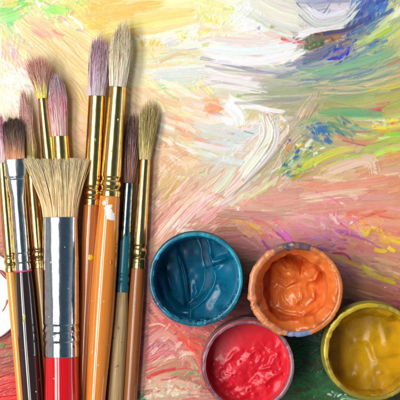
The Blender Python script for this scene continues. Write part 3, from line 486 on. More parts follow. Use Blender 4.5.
def mat_metal(name, col, col2, rough=0.2, scr=0.06):
    """tarnished sheet metal with fine lengthwise scratches and dull spots"""
    m, nt, p = principled(name)
    tc = nt.nodes.new('ShaderNodeTexCoord')
    mp = nt.nodes.new('ShaderNodeMapping'); mp.inputs['Scale'].default_value = (2600, 240, 2600)
    n1 = nt.nodes.new('ShaderNodeTexNoise'); n1.inputs['Scale'].default_value = 1; n1.inputs['Detail'].default_value = 3
    n2 = nt.nodes.new('ShaderNodeTexNoise'); n2.inputs['Scale'].default_value = 420; n2.inputs['Detail'].default_value = 6
    mx = nt.nodes.new('ShaderNodeMix'); mx.data_type = 'RGBA'
    mx.inputs[6].default_value = hex_lin(col); mx.inputs[7].default_value = hex_lin(col2)
    rr = nt.nodes.new('ShaderNodeMapRange'); rr.inputs['From Min'].default_value = .45; rr.inputs['From Max'].default_value = .72
    nt.links.new(tc.outputs['Object'], mp.inputs[0]); nt.links.new(mp.outputs[0], n1.inputs['Vector']); nt.links.new(tc.outputs['Object'], n2.inputs['Vector'])
    nt.links.new(n2.outputs['Fac'], rr.inputs['Value']); nt.links.new(rr.outputs[0], mx.inputs[0]); nt.links.new(mx.outputs[2], p.inputs['Base Color'])
    r = nt.nodes.new('ShaderNodeMapRange'); r.inputs['To Min'].default_value = rough-scr; r.inputs['To Max'].default_value = rough+scr*2
    nt.links.new(n2.outputs['Fac'], r.inputs['Value']); nt.links.new(r.outputs[0], p.inputs['Roughness'])
    b = nt.nodes.new('ShaderNodeBump'); b.inputs['Strength'].default_value = 0.10; b.inputs['Distance'].default_value = 0.0001
    n3 = nt.nodes.new('ShaderNodeTexNoise'); n3.inputs['Scale'].default_value = 170; n3.inputs['Detail'].default_value = 2
    b3 = nt.nodes.new('ShaderNodeBump'); b3.inputs['Strength'].default_value = 0.22; b3.inputs['Distance'].default_value = 0.0006
    nt.links.new(tc.outputs['Object'], n3.inputs['Vector']); nt.links.new(n3.outputs['Fac'], b3.inputs['Height']); nt.links.new(b3.outputs[0], b.inputs['Normal'])
    nt.links.new(n1.outputs['Fac'], b.inputs['Height']); nt.links.new(b.outputs[0], p.inputs['Normal'])
    setv(p, 'Metallic', 1.0)
    return m

def mat_handle(name, col, col2, rough=0.22, coat=1.0, grain=0.5, spots=None):
    """lacquered wood: long grain, worn spots"""
    m, nt, p = principled(name)
    tc = nt.nodes.new('ShaderNodeTexCoord')
    mp = nt.nodes.new('ShaderNodeMapping'); mp.inputs['Scale'].default_value = (1500, 55, 1500)
    n1 = nt.nodes.new('ShaderNodeTexNoise'); n1.inputs['Scale'].default_value = 1; n1.inputs['Detail'].default_value = 6
    mx = nt.nodes.new('ShaderNodeMix'); mx.data_type = 'RGBA'
    mx.inputs[6].default_value = hex_lin(col); mx.inputs[7].default_value = hex_lin(col2)
    rr = nt.nodes.new('ShaderNodeMapRange'); rr.inputs['From Min'].default_value = .35; rr.inputs['From Max'].default_value = .7; rr.inputs['To Max'].default_value = grain
    nt.links.new(tc.outputs['Object'], mp.inputs[0]); nt.links.new(mp.outputs[0], n1.inputs['Vector'])
    nt.links.new(n1.outputs['Fac'], rr.inputs['Value']); nt.links.new(rr.outputs[0], mx.inputs[0])
    out = mx.outputs[2]
    if spots:
        n3 = nt.nodes.new('ShaderNodeTexNoise'); n3.inputs['Scale'].default_value = spots[1]; n3.inputs['Detail'].default_value = 5
        r3 = nt.nodes.new('ShaderNodeMapRange'); r3.inputs['From Min'].default_value = spots[2]; r3.inputs['From Max'].default_value = spots[2]+.015
        m3 = nt.nodes.new('ShaderNodeMix'); m3.data_type = 'RGBA'; m3.inputs[7].default_value = hex_lin(spots[0])
        nt.links.new(tc.outputs['Object'], n3.inputs['Vector']); nt.links.new(n3.outputs['Fac'], r3.inputs['Value']); nt.links.new(r3.outputs[0], m3.inputs[0])
        nt.links.new(out, m3.inputs[6]); out = m3.outputs[2]
    nt.links.new(out, p.inputs['Base Color'])
    n2 = nt.nodes.new('ShaderNodeTexNoise'); n2.inputs['Scale'].default_value = 900; n2.inputs['Detail'].default_value = 6
    nt.links.new(tc.outputs['Object'], n2.inputs['Vector'])
    r = nt.nodes.new('ShaderNodeMapRange'); r.inputs['To Min'].default_value = rough*.6; r.inputs['To Max'].default_value = rough*1.5
    nt.links.new(n2.outputs['Fac'], r.inputs['Value']); nt.links.new(r.outputs[0], p.inputs['Roughness'])
    b = nt.nodes.new('ShaderNodeBump'); b.inputs['Strength'].default_value = 0.12 if coat else .5; b.inputs['Distance'].default_value = 0.00012
    nt.links.new(n1.outputs['Fac'], b.inputs['Height']); nt.links.new(b.outputs[0], p.inputs['Normal'])
    setv(p, 'Coat Weight', coat*.8); setv(p, 'Coat Roughness', 0.05)
    return m

def mat_paint(name, col, col2, rough=0.2, coat=0.5, sss=0.0, scale=120, bump=0.15):
    m, nt, p = principled(name)
    tc = nt.nodes.new('ShaderNodeTexCoord')
    n1 = nt.nodes.new('ShaderNodeTexNoise'); n1.inputs['Scale'].default_value = scale; n1.inputs['Detail'].default_value = 5; n1.inputs['Distortion'].default_value = 1.2
    mx = nt.nodes.new('ShaderNodeMix'); mx.data_type = 'RGBA'
    mx.inputs[6].default_value = hex_lin(col); mx.inputs[7].default_value = hex_lin(col2)
    rr = nt.nodes.new('ShaderNodeMapRange'); rr.inputs['From Min'].default_value = .38; rr.inputs['From Max'].default_value = .68
    nt.links.new(tc.outputs['Object'], n1.inputs['Vector']); nt.links.new(n1.outputs['Fac'], rr.inputs['Value']); nt.links.new(rr.outputs[0], mx.inputs[0])
    nt.links.new(mx.outputs[2], p.inputs['Base Color'])
    n2 = nt.nodes.new('ShaderNodeTexNoise'); n2.inputs['Scale'].default_value = 1400; n2.inputs['Detail'].default_value = 3
    b = nt.nodes.new('ShaderNodeBump'); b.inputs['Strength'].default_value = bump; b.inputs['Distance'].default_value = 0.0002
    nt.links.new(tc.outputs['Object'], n2.inputs['Vector']); nt.links.new(n2.outputs['Fac'], b.inputs['Height']); nt.links.new(b.outputs[0], p.inputs['Normal'])
    setv(p, 'Roughness', rough); setv(p, 'Coat Weight', coat); setv(p, 'Coat Roughness', 0.06); setv(p, 'Specular IOR Level', .32)
    if sss:
        setv(p, 'Subsurface Weight', sss); setv(p, 'Subsurface Radius', (1, .5, .3)); setv(p, 'Subsurface Scale', 0.001)
    return m

GOLD = mat_metal('gold ferrule metal', 'f4cc80', 'dcae60', .17, .05)
SILVER = mat_metal('nickel ferrule metal', 'd8dee4', 'c0c8d0', .12, .04)
SILVER2 = mat_metal('dull aluminium ferrule metal', 'e6e6e4', 'a8aaa8', .15, .05)
STEEL = mat_metal('dark steel ferrule metal', '8aa0a8', '4c5c64', .18)
HAIR = mat_pigment('brush hair', rough=.38, spec=.4)
def _hair():
    nt = HAIR.node_tree; p = nt.nodes['Principled BSDF']; out = [n for n in nt.nodes if n.type == 'OUTPUT_MATERIAL'][0]
    a = [n for n in nt.nodes if n.type == 'ATTRIBUTE'][0]
    t = nt.nodes.new('ShaderNodeBsdfTranslucent'); m = nt.nodes.new('ShaderNodeMixShader'); m.inputs[0].default_value = .15
    nt.links.new(a.outputs['Color'], t.inputs[0]); nt.links.new(p.outputs[0], m.inputs[1]); nt.links.new(t.outputs[0], m.inputs[2]); nt.links.new(m.outputs[0], out.inputs[0])
_hair()
BOARD = mat_pigment('dried paint layer', rough=.42, spec=.42, coat=.12, rvar=.10, bump=.12, bscale=2600)
CRUST = mat_pigment('paint crust', rough=.32, spec=.5, coat=.3, bump=.25, bscale=1800)

# ---------------------------------------------------------------- the painted board
def build_board():
    P = paint_board(STEP)
    fine = np.arange(-40, 440.001, STEP)
    out = [0.0]; d = STEP
    while out[-1] < 330: d = min(d*1.06, 5); out.append(out[-1]+d)
    out = np.array(out[1:])
    xs = np.concatenate([-40-out[::-1], fine, fine[-1]+out]); ys = xs.copy()
    X, Y = np.meshgrid(xs, ys)
    def mirror(v):
        q = np.abs((v+39) % 956); q = np.where(q > 478, 956-q, q); return q-39
    u = (mirror(Y)+40)/STEP; v = (mirror(X)+40)/STEP
    col = sample2(P.c, u, v); h = sample2(P.h, u, v)
    z = h*RELIEF-0.9
    z[0, :] = z[-1, :] = -14; z[:, 0] = z[:, -1] = -14
    co = np.stack([(X-200)*S, (200-Y)*S, z*S], -1).reshape(-1, 3)
    f = grid_faces(len(ys), len(xs), False)[:, ::-1]
    o = raw_mesh('painted_surface', co, f, BOARD, None, lin(col).reshape(-1, 3))
    o['kind'] = 'structure'
    o['label'] = 'board covered with thick multicoloured brush strokes of paint'
    return o
STEP = 0.45; RELIEF = 0.62
build_board()

# ---------------------------------------------------------------- brushes
def tube(s, rx, rz, seg=56, mod=None, flat=0.0):
    """rings along local Y; s, rx, rz arrays in metres, closed at both ends with a centre cap"""
    s = np.asarray(s, float); th = np.arange(seg)/seg*2*np.pi
    cx = np.cos(th); sz = np.sin(th)
    R = np.ones((len(s), seg)) if mod is None else mod(s, th)
    X = cx[None]*np.asarray(rx)[:, None]*R; Z = sz[None]*np.asarray(rz)[:, None]*R
    Y = np.repeat(s[:, None], seg, 1)
    co = np.stack([X, Y, Z], -1).reshape(-1, 3)
    return co, grid_faces(len(s), seg)

def tuft(root, L, mouth, width, thick, stops, n=600, rag=.12, hr=.34, seed=0, clump=26, amp=1.0, alt=None, tiplen=None, sweep=0.0, fan=None, zoff=0, tipcol=None, root_in=6):
    """bristles: width/thick = list of (t, half size in px); local frame of the brush; starts at Y=mouth (px)"""
    rng = np.random.default_rng(seed)
    n = int(n*1.6); hr *= .8; L *= .96; amp *= 1.3; clump = int(clump*1.5)
    K = 9
    t = np.linspace(0, 1, K)
    a = rng.uniform(-1, 1, n); b = rng.uniform(-1, 1, n)
    q = a*a+b*b > 1
    while q.any():
        a[q] = rng.uniform(-1, 1, q.sum()); b[q] = rng.uniform(-1, 1, q.sum()); q = a*a+b*b > 1
    ca = rng.uniform(-1, 1, clump); cb = rng.uniform(-.8, .8, clump); cl = rng.normal(0, rag*.5, clump)
    ci = np.argmin((a[:, None]-ca)**2+(b[:, None]-cb)**2, 1)
    Wt = np.interp(t, [w[0] for w in width], [w[1] for w in width])
    Zt = np.interp(t, [w[0] for w in thick], [w[1] for w in thick])
    ln = L*(1-np.abs(rng.normal(0, rag, n))*.8-rag*.1+cl[ci]*1.2)
    ln = ln*(tiplen(a) if tiplen is not None else 1.03-.13*a*a-.05*np.abs(b)+rng.normal(0, .035, n))
    pull = .62*t[None]**1.4
    la = a[:, None]*(1-pull)+ca[ci][:, None]*pull
    lb = b[:, None]*(1-pull)+cb[ci][:, None]*pull
    ph = rng.uniform(0, 6.28, n)
    stray = (rng.random(n) < .06)*rng.normal(0, 2.6, n)*amp
    X = la*Wt[None]+amp*(np.sin(ph[:, None]+t[None]*3.2)*t[None]*.7+rng.normal(0, .9, n)[:, None]*t[None]**2)+stray[:, None]*t[None]**2+sweep*t[None]**2
    Z = lb*Zt[None]+amp*(rng.normal(0, .8, n)[:, None]*t[None]**2)+zoff*t[None]**2
    Y = mouth-root_in+(ln+root_in)[:, None]*t[None]
    P = np.stack([X, Y, Z], -1)*S
    rad = np.interp(t, [0, .5, 1], [1, .85, .28])*hr*S
    th = np.arange(3)/3*2*np.pi
    d = np.stack([np.cos(th), np.zeros(3), np.sin(th)], -1)
    rr = rng.uniform(.75, 1.3, n)
    co = P[:, :, None]+(rad[None, :, None, None]*rr[:, None, None, None])*d[None, None]
    i = np.arange(n)[:, None, None]*K*3; k = np.arange(K-1)[None, :, None]*3; j = np.arange(3)[None, None]; j2 = (j+1) % 3
    f = np.stack([i+k+j, i+k+j2, i+k+3+j2, i+k+3+j], -1).reshape(-1, 4)
    st = np.array([s_[0] for s_ in stops]); sc = np.array([hx(s_[1]) for s_ in stops])
    tt = np.clip(t[None]+rng.normal(0, .09, n)[:, None], 0, 1)
    col = np.stack([np.interp(tt, st, sc[:, c]) for c in range(3)], -1)
    if alt:
        ac, frac, t0 = alt
        m = (rng.random(n) < frac)
        m = m | (np.isin(ci, rng.choice(clump, max(1, int(clump*frac*.5)), replace=False)))
        w = np.clip((t[None]-t0)*4, 0, 1)*m[:, None]*.85
        col = col*(1-w[..., None])+hx(ac)*w[..., None]
    col = col*(1+rng.normal(0, .13, n))[:, None, None]+rng.normal(0, .02, (n, 1, 3))
    col = np.clip(1-(1-np.clip(col, 0, 1))**1.95, 0, 1); mean = col.mean(-1, keepdims=True)
    col = np.clip(mean+(col-mean)*1.3, 0, 1)
    cols = np.repeat(lin(col)[:, :, None], 3, 2).reshape(-1, 3)
    return raw_mesh('bristles', co.reshape(-1, 3), f, HAIR, root, cols)

def brush(label, p1, p2, ferrule, fmat, handle, hmat, group='paintbrushes lying side by side', fmod=None):
    """p1, p2: two axis points (photo x, photo y, height).  ferrule / handle: (photo y, half width, half height) rows,
    ferrule from its mouth down; returns root and a function photo y -> local Y (px)"""
    a = W(*p1); b = W(*p2)
    def at(y):
        t = (y-p1[1])/(p2[1]-p1[1]); return a.lerp(b, t)
    org = at(ferrule[-1][0])
    Yv = (a-b).normalized(); Xv = Yv.cross(Vector((0, 0, 1))).normalized(); Zv = Xv.cross(Yv)
    root = bpy.data.objects.new('paintbrush', None); C.objects.link(root)
    root.empty_display_size = .01
    M = Matrix((Xv, Yv, Zv)).transposed().to_4x4(); M.translation = org
    root.matrix_world = M
    root['label'] = label; root['category'] = 'paintbrush'; root['group'] = group
    def ly(y): return (at(y)-org).dot(Yv)/S
    k = 1-(p1[2]+p2[2])/2/HC
    # ferrule
    fy = np.array([ly(r[0]) for r in ferrule]); fx = np.array([r[1] for r in ferrule])*k; fz = np.array([r[2] for r in ferrule])*k
    ss = np.linspace(fy[0], fy[-1], 240)
    order = np.argsort(fy)
    RX = np.interp(ss, fy[order], fx[order]); RZ = np.interp(ss, fy[order], fz[order])
    # inner lip at the mouth, closing cap at the junction
    s2 = np.concatenate([[ss[0]-5, ss[0]+.05], ss, [ss[-1]]]); X2 = np.concatenate([[RX[0]*.86, RX[0]-.55], RX, [0.01]]); Z2 = np.concatenate([[RZ[0]*.86, max(RZ[0]-.55, .3)], RZ, [0.01]])
    mod = None
    if fmod: mod = lambda s_, th: fmod(s_/S, th)
    co, f = tube(s2*S, X2*S, Z2*S, 72, mod)
    raw_mesh('ferrule', co, f, fmat, root)
    # handle
    hy = np.array([ly(r[0]) for r in handle]); hxx = np.array([r[1] for r in handle])*k; hz = np.array([r[2] for r in handle])*k
    sh = np.linspace(0, 1, 160)
    tt = np.linspace(0, 1, len(hy))
    o = np.argsort(hy)
    ys = np.linspace(hy.max(), hy.min(), 200)
    HX = np.interp(ys, hy[o], hxx[o]); HZ = np.interp(ys, hy[o], hz[o])
    ker = np.ones(9)/9
    HX = np.convolve(np.pad(HX, 4, 'edge'), ker, 'valid'); HZ = np.convolve(np.pad(HZ, 4, 'edge'), ker, 'valid')
    endr = HX[-1]
    ex = np.linspace(0, 1, 8)[1:]
    ys = np.concatenate([[ys[0]], ys, ys[-1]-endr*np.sin(ex*np.pi/2)]); HXe = np.concatenate([[0.01], HX, endr*np.cos(ex*np.pi/2)+.01]); HZe = np.concatenate([[.01], HZ, HZ[-1]*np.cos(ex*np.pi/2)+.01])
    co, f = tube(ys*S, HXe*S, HZe*S, 56)
    hd = raw_mesh('handle', co, f, hmat, root)
    root['_k'] = k
    prof = lambda y: (float(np.interp(ly(y), hy[o], hxx[o])), float(np.interp(ly(y), hy[o], hz[o])))
    return root, ly, hd, prof, (fy, fx, fz)

def crimps(y0, y1, r, rz, marks, depth=1.0):
    """ferrule rows between y0 and y1 with grooves/ridges: marks = list of (y, delta, halfwidth)"""
    ys = np.linspace(y0, y1, 60); rows = []
    for y in ys:
        d = sum(m[1]*math.exp(-((y-m[0])/m[2])**2) for m in marks)
        rows.append((y, r(y)+d, rz(y)+d))
    return rows

def spot(parent, ly, prof, y, ang, sx, sy, col, seed, name='paint_spot', thick=.35):
    """a dried blob of paint lying on the round handle: irregular outline wrapped on it"""
    rng = np.random.default_rng(seed); nz = VN(seed)
    nr, nt_ = 7, 40
    rr = np.linspace(0, 1, nr)[:, None]; th = (np.arange(nt_)/nt_*2*np.pi)[None]
    edge = 1+.9*nz(np.cos(th)*1.6+5, np.sin(th)*1.6+5)+.5*nz(np.cos(th)*4+15, np.sin(th)*4+15)
    u = rr*np.cos(th)*sx*edge; v = rr*np.sin(th)*sy*edge
    rx, rz = prof(y); lift = (1-rr**4)*thick+.05
    A = ang+u/rx
    lift = lift+0*A
    co = np.stack([np.cos(A)*(rx+lift), ly(y)+v+0*A, np.sin(A)*(rz+lift)], -1).reshape(-1, 3)*S
    cols = np.tile(lin(hx(col)), (len(co), 1))
    f = grid_faces(nr, nt_)
    return raw_mesh(name, co, f[:, ::-1], CRUST, parent, cols)

lerp = lambda y, y0, a, y1, b: a+(b-a)*min(1, max(0, (y-y0)/(y1-y0)))
RED = mat_handle('red lacquer', 'd8101c', 'b80c18', .12, 1, .3)
DARKB = mat_handle('dark brown lacquer', '302222', '221618', .14, 1, .5, ('8c8478', 700, .70))
ORANGE = mat_handle('orange lacquer', 'e88c34', 'cc7020', .13, 1, .5, ('f4dcc0', 650, .735))
BROWNOR = mat_handle('shaded orange brown lacquer', 'b86a2c', '985020', .17, 1, .6)  # orange brown lacquer, shade of the brush pile darkened into its colour
YELLOWW = mat_handle('ochre yellow lacquer', 'eda53e', 'd48a2c', .18, 1, .5)
OLIVEW = mat_handle('golden brown lacquer', 'a87a34', '80541c', .3, 1, .6)
BROWN = mat_handle('worn brown lacquer', 'a0602c', '7c4018', .32, .6, .7, ('5c3418', 500, .68))
RAW = mat_handle('raw weathered wood', 'c0a070', '8c7048', .65, 0, .9, ('6c5a44', 500, .66))

# -- narrow brush at the left edge: pink hair, pale gold ferrule, ochre handle
r = lambda y: lerp(y, 163, 5.4, 262, 6.0)
root, ly, hd, prof, _ = brush('narrow brush with pink hair and long ochre yellow handle, leftmost at the photo edge', (2.5, 165, 14), (21, 400, 14),
    crimps(163, 272, r, r, [(257, -.9, 1.6), (266, -.9, 1.6), (261.5, .5, 2)]), GOLD,
    [(271, 5.0, 5.0), (300, 5.0, 5.0), (400, 3.9, 3.9), (520, 2.6, 2.6), (600, 2, 2)], YELLOWW)
tuft(root, 48, ly(163), [(0, 4.6), (.4, 6), (1, 3)], [(0, 4), (1, 2)], [(0, 'e8b8ac'), (.5, 'e4a4ac'), (1, 'd87c94')], 420, seed=3)

# -- flat brush with dark brown hair in an aluminium ferrule
def fr(y): return 10.8 if y < 176 else lerp(y, 176, 10.3, 196, 8.3) if y < 196 else lerp(y, 196, 8.0, 270, 8.2)
def fz(y): return lerp(y, 159, 3.4, 200, 7.8)
root, ly, hd, prof, _ = brush('flat brush with dark brown hair, aluminium ferrule and near black handle', (15, 160, 20), (32.6, 400, 18),
    crimps(159, 271, fr, fz, [(178, -.9, 1.4), (254, -.6, 1.2), (263.5, -.6, 1.2)]), SILVER2,
    [(270.5, 8.0, 8.0), (290, 9.4, 9.4), (340, 10.6, 10.6), (400, 10.2, 10.2), (480, 7.5, 7.5), (620, 4, 4)], DARKB)
tuft(root, 41, ly(159), [(0, 9.8), (.6, 10.6), (1, 10.8)], [(0, 2.8), (1, 1.6)], [(0, 'b47c5c'), (.3, '94644c'), (.5, '503c34'), (1, '2c2420')], 900, rag=.05, hr=.3, seed=4, amp=.6, clump=18)
c_, f_ = tube(np.array([ly(269.8), ly(270.0), ly(271.6), ly(271.8)])*S, np.array([8.0, 8.75, 8.75, 8.0])*S, np.array([8.0, 8.75, 8.75, 8.0])*S)
raw_mesh('paint_ring', c_, f_, CRUST, hd, np.tile(lin(hx('c8407c')), (len(c_), 1)))
spot(hd, ly, prof, 317, math.radians(97), 1.8, 3.6, 'a8b43c', 5)
spot(hd, ly, prof, 391, math.radians(60), .9, .8, 'd8a868', 6)

# -- small round brush, pink tipped olive hair, gold ferrule
r = lambda y: lerp(y, 165, 6.2, 262, 6.0)
root, ly, hd, prof, _ = brush('round brush with pink tipped olive hair, between the near black and the red handle', (31, 165, 10), (44.6, 330, 10),
    crimps(163, 268, r, r, [(250, -1.0, 1.4), (254.5, .6, 1.6), (258.5, -1.1, 1.4), (264, -.6, 1.4)]), GOLD,
    [(267, 5.4, 5.4), (300, 5.4, 5.4), (400, 4, 4), (560, 2, 2)], OLIVEW)
tuft(root, 70, ly(163), [(0, 5.2), (.35, 7.4), (.6, 6.4), (.8, 6.2), (1, 3.5)], [(0, 5), (1, 3)], [(0, '6e6a30'), (.35, '8c8250'), (.56, 'a0805c'), (.66, 'c89088'), (1, 'dca09c')], 620, seed=8, alt=('a86c50', .25, .1), sweep=-1.5, zoff=3)

# -- pink brush with yellow root, upper left
r = lambda y: lerp(y, 98, 5.0, 160, 6.2) if y < 162 else lerp(y, 162, 6.2, 190, 4.8)
root, ly, hd, prof, _ = brush('small brush with splayed dusty pink hair, yellow at the root near its gold ferrule', (42.5, 98, 13), (53, 200, 6),
    crimps(98, 205, r, r, [(190, -1, 1.5), (198, -1, 1.5)]), GOLD,
    [(204, 4.4, 4.4), (300, 4.4, 4.4), (400, 3.6, 3.6), (560, 2, 2)], BROWN)
tuft(root, 42, ly(98), [(0, 4.2), (.5, 6.5), (1, 11)], [(0, 4.2), (1, 5)], [(0, 'd0a840'), (.35, 'dcb868'), (.6, 'd8a088'), (1, 'd88c88')], 420, rag=.1, seed=12, alt=('b87870', .35, .3), amp=1.7, zoff=7, sweep=-2.5)

# -- pink brush with grey tip
r = lambda y: lerp(y, 136, 8.4, 162, 8.8) if y < 165 else lerp(y, 165, 8.8, 200, 5.2)
root, ly, hd, prof, _ = brush('brush with grey tipped pink hair, gold ferrule half hidden behind wide cream bristles', (59.8, 137, 10), (70, 300, 5),
    crimps(136, 230, r, r, [(210, -1, 1.5), (220, -1, 1.5)]), GOLD,
    [(229, 4.8, 4.8), (300, 4.6, 4.6), (400, 4, 4), (600, 3, 3)], BROWNOR)
tuft(root, 60, ly(136), [(0, 7.6), (.4, 9), (.75, 9.2), (1, 4.5)], [(0, 7), (.6, 7), (1, 3)], [(0, 'e0a49c'), (.35, 'e4a4a0'), (.68, 'd08c90'), (.85, 'a8989c'), (1, '8c9498')], 760, seed=15, alt=('c8586c', .14, .3), sweep=-1, zoff=3)

# -- wide brush with cream bristles, nickel ferrule, red handle
def ser(s_, th):
    m = np.ones((len(s_), len(th)))
    w = np.exp(-((s_-SERY)/1.3)**2)
    return m+(.028*np.cos(th*44))[None]*w[:, None]
r = lambda y: lerp(y, 217, 17.2, 260, 18.2) if y < 260 else lerp(y, 300, 18.2, 356, 17.6)
rz = lambda y: lerp(y, 217, 11, 300, 17.4)
SERY = 0
SERY = (W(60, 334.5, 25)-W(60, 356, 25)).length/S
root, ly, hd, prof, _ = brush('wide brush with cream fan bristles, shiny nickel ferrule and bright red handle', (60.2, 220, 23), (61.8, 400, 25),
    crimps(217, 356.5, r, rz, [(218, .4, .8), (326.5, -.9, 1.5), (330, .5, 1.5), (334.5, -.5, 1.6), (343.5, -.9, 1.3), (339, .4, 2)]), SILVER,
    [(355.8, 17.0, 17.0), (372, 17.0, 17.0), (400, 17.4, 17.4), (460, 13, 13), (600, 8, 8)], RED, fmod=ser)
tuft(root, 57, ly(217), [(0, 16.3), (.3, 18.5), (.65, 25), (1, 33)], [(0, 9.5), (1, 6)], [(0, 'd8a478'), (.3, 'd4a274'), (.7, 'dab484'), (1, 'e2c698')], 1500, rag=.035, hr=.46, seed=21, alt=('a88c60', .22, .15), amp=.9, clump=46, sweep=-4.5, tiplen=lambda a: 1.03+.04*a*a)

for y_, an_, sx_, sy_, c_, sd_ in [(262, 118, .6, .8, 'e8e0d8', 61), (247, 72, .45, .5, 'd8d0c0', 62), (301, 96, .4, .9, 'c8503c', 63), (288, 60, .8, .5, '9cb0b8', 64), (316, 128, .5, .5, 'e4e4e0', 65)]:
    fy_, fx_, fz_ = _; o_ = np.argsort(fy_); fer_ = [c for c in root.children if c.name.startswith('ferrule')][0]
    spot(fer_, ly, lambda q: (float(np.interp(ly(q), fy_[o_], fx_[o_])), float(np.interp(ly(q), fy_[o_], fz_[o_]))), y_, math.radians(an_), sx_, sy_, c_, sd_, thick=.15)
spot(hd, ly, prof, 377, math.radians(112), .7, .5, 'f0d8d0', 66); spot(hd, ly, prof, 391, math.radians(64), .5, .9, '8c0c14', 67)

# -- big gold brush with mauve grey hair
r = lambda y: lerp(y, 96, 8.8, 186, 9.1)
root, ly, hd, prof, _ = brush('tall brush with mauve grey hair and gold ferrule, left of the two tallest', (97.2, 96, 9.5), (91.8, 205, 9.5),
    crimps(96, 205, r, r, [(188, -1.4, 1.6), (192.5, .5, 1.6), (197, -1.3, 1.6), (203, -.5, 1.4)]), GOLD,
    [(204, 8.4, 8.4), (240, 9.0, 9.0), (320, 8.4, 8.4), (400, 6.8, 6.8), (620, 3.2, 3.2)], BROWNOR)
tuft(root, 58, ly(96), [(0, 7.8), (.35, 9.6), (.7, 10), (1, 7.5)], [(0, 7.5), (.6, 8), (1, 4)], [(0, 'b8b4c4'), (.25, 'b8a4b0'), (.6, 'a88494'), (1, '94707c')], 900, seed=24, alt=('c8a8ac', .25, .1), zoff=2)
spot(hd, ly, prof, 257, math.radians(75), 2.4, 2.6, 'e0b80c', 25)

def ferrule_spot(root, ly, ff, y, ang, sx, sy, col, seed):
    fy, fx, fz = ff; o = np.argsort(fy); fer = [c for c in root.children if c.name.startswith('ferrule')][0]
    return spot(fer, ly, lambda q: (float(np.interp(ly(q), fy[o], fx[o])), float(np.interp(ly(q), fy[o], fz[o]))), y, math.radians(ang), sx, sy, col, seed, thick=.2)
ferrule_spot(root, ly, _, 140, 84, .9, 1.7, '7c9c3c', 51); ferrule_spot(root, ly, _, 122, 62, .4, .5, 'c05040', 52); ferrule_spot(root, ly, _, 171, 100, .35, .6, 'e8dcc8', 53)

# -- tallest brush, cream hair, orange handle
r = lambda y: lerp(y, 87, 8.6, 178, 10.2)
root, ly, hd, prof, _ = brush('tallest brush, cream hair, gold ferrule and glossy orange handle with a white paint splash', (117.6, 87, 15), (95.6, 400, 21),
    crimps(87, 197, r, r, [(179.5, -1.5, 1.5), (184, .5, 1.6), (189, -1.5, 1.5), (193.5, .3, 1.3)]), GOLD,
    [(196.5, 10.2, 10.2), (215, 10.8, 10.8), (260, 12.1, 12.1), (320, 12.2, 12.2), (400, 9.6, 9.6), (640, 4, 4)], ORANGE)
tuft(root, 61, ly(87), [(0, 7.7), (.4, 9.6), (.75, 10.6), (1, 8)], [(0, 7.5), (.6, 8), (1, 4)], [(0, 'fad0b6'), (.3, 'f8d0ae'), (.65, 'f0cfa6'), (1, 'd8c298')], 950, seed=27, alt=('d09c80', .1, .25), zoff=2)
spot(hd, ly, prof, 208.5, math.radians(93), 4.2, 3.6, 'f6f0ea', 28)
spot(hd, ly, prof, 215.5, math.radians(76), 5.0, 5.0, 'f4eee6', 29)
spot(hd, ly, prof, 203.5, math.radians(118), 2.0, 2.2, 'f0e8e0', 31)

spot(hd, ly, prof, 262, math.radians(58), .9, 2.2, 'c86a28', 71); spot(hd, ly, prof, 301, math.radians(80), .5, .6, 'f4e4d0', 72); spot(hd, ly, prof, 352, math.radians(124), .7, 1.4, 'b8d0d0', 73)
ferrule_spot(root, ly, _, 120, 70, .5, .9, 'f0e6d8', 74); ferrule_spot(root, ly, _, 152, 96, .5, .5, '8c6c3c', 75)

# -- dark haired brush, steel ferrule with teal paint, raw wood handle
r = lambda y: lerp(y, 183, 5.4, 292, 6.6)
root, ly, hd, prof, ff = brush('brush with dark mauve hair, steel ferrule smeared with teal paint and raw wood handle', (128.6, 183, 8), (115.2, 400, 9),
    crimps(183, 292, r, r, [(275, -.9, 1.5), (279, .5, 1.6), (283.5, -.9, 1.5)]), STEEL,
    [(291, 6.2, 6.2), (310, 7.6, 7.6), (340, 8.6, 8.6), (400, 8.2, 8.2), (600, 4, 4)], RAW)
tuft(root, 68, ly(183), [(0, 4.6), (.4, 6.6), (.8, 7.8), (1, 5.5)], [(0, 4), (.6, 5.5), (1, 3)], [(0, '4a3026'), (.4, '58403a'), (.8, '4a3a38'), (1, '3c2e30')], 520, seed=33, alt=('9c7868', .3, .1))
ys = np.linspace(231, 291.5, 60); nz = VN(9)
seg = 56; th = np.arange(seg)/seg*2*np.pi
rows = crimps(231, 291.5, r, r, [(275, -.8, 1.6), (279, .5, 1.6), (283.5, -.8, 1.6)])
kk = 1-12/HC
yy = np.array([ly(q[0]) for q in rows]); rr_ = np.array([q[1] for q in rows])*kk+.28
top = ly(236)+14*nz(np.cos(th)*1.5+4, np.sin(th)*1.5+4)+9*nz(np.cos(th)*5+9, np.sin(th)*5+9)
Yg = np.minimum(yy[:, None], top[None]+0*yy[:, None]); Rg = rr_[:, None]-.5*(yy[:, None] > top[None])
co = np.stack([np.cos(th)[None]*Rg, Yg, np.sin(th)[None]*Rg], -1).reshape(-1, 3)*S
raw_mesh('paint_smear', co, grid_faces(len(rows), seg), CRUST, root, np.tile(lin(hx('146070')), (len(co), 1)))

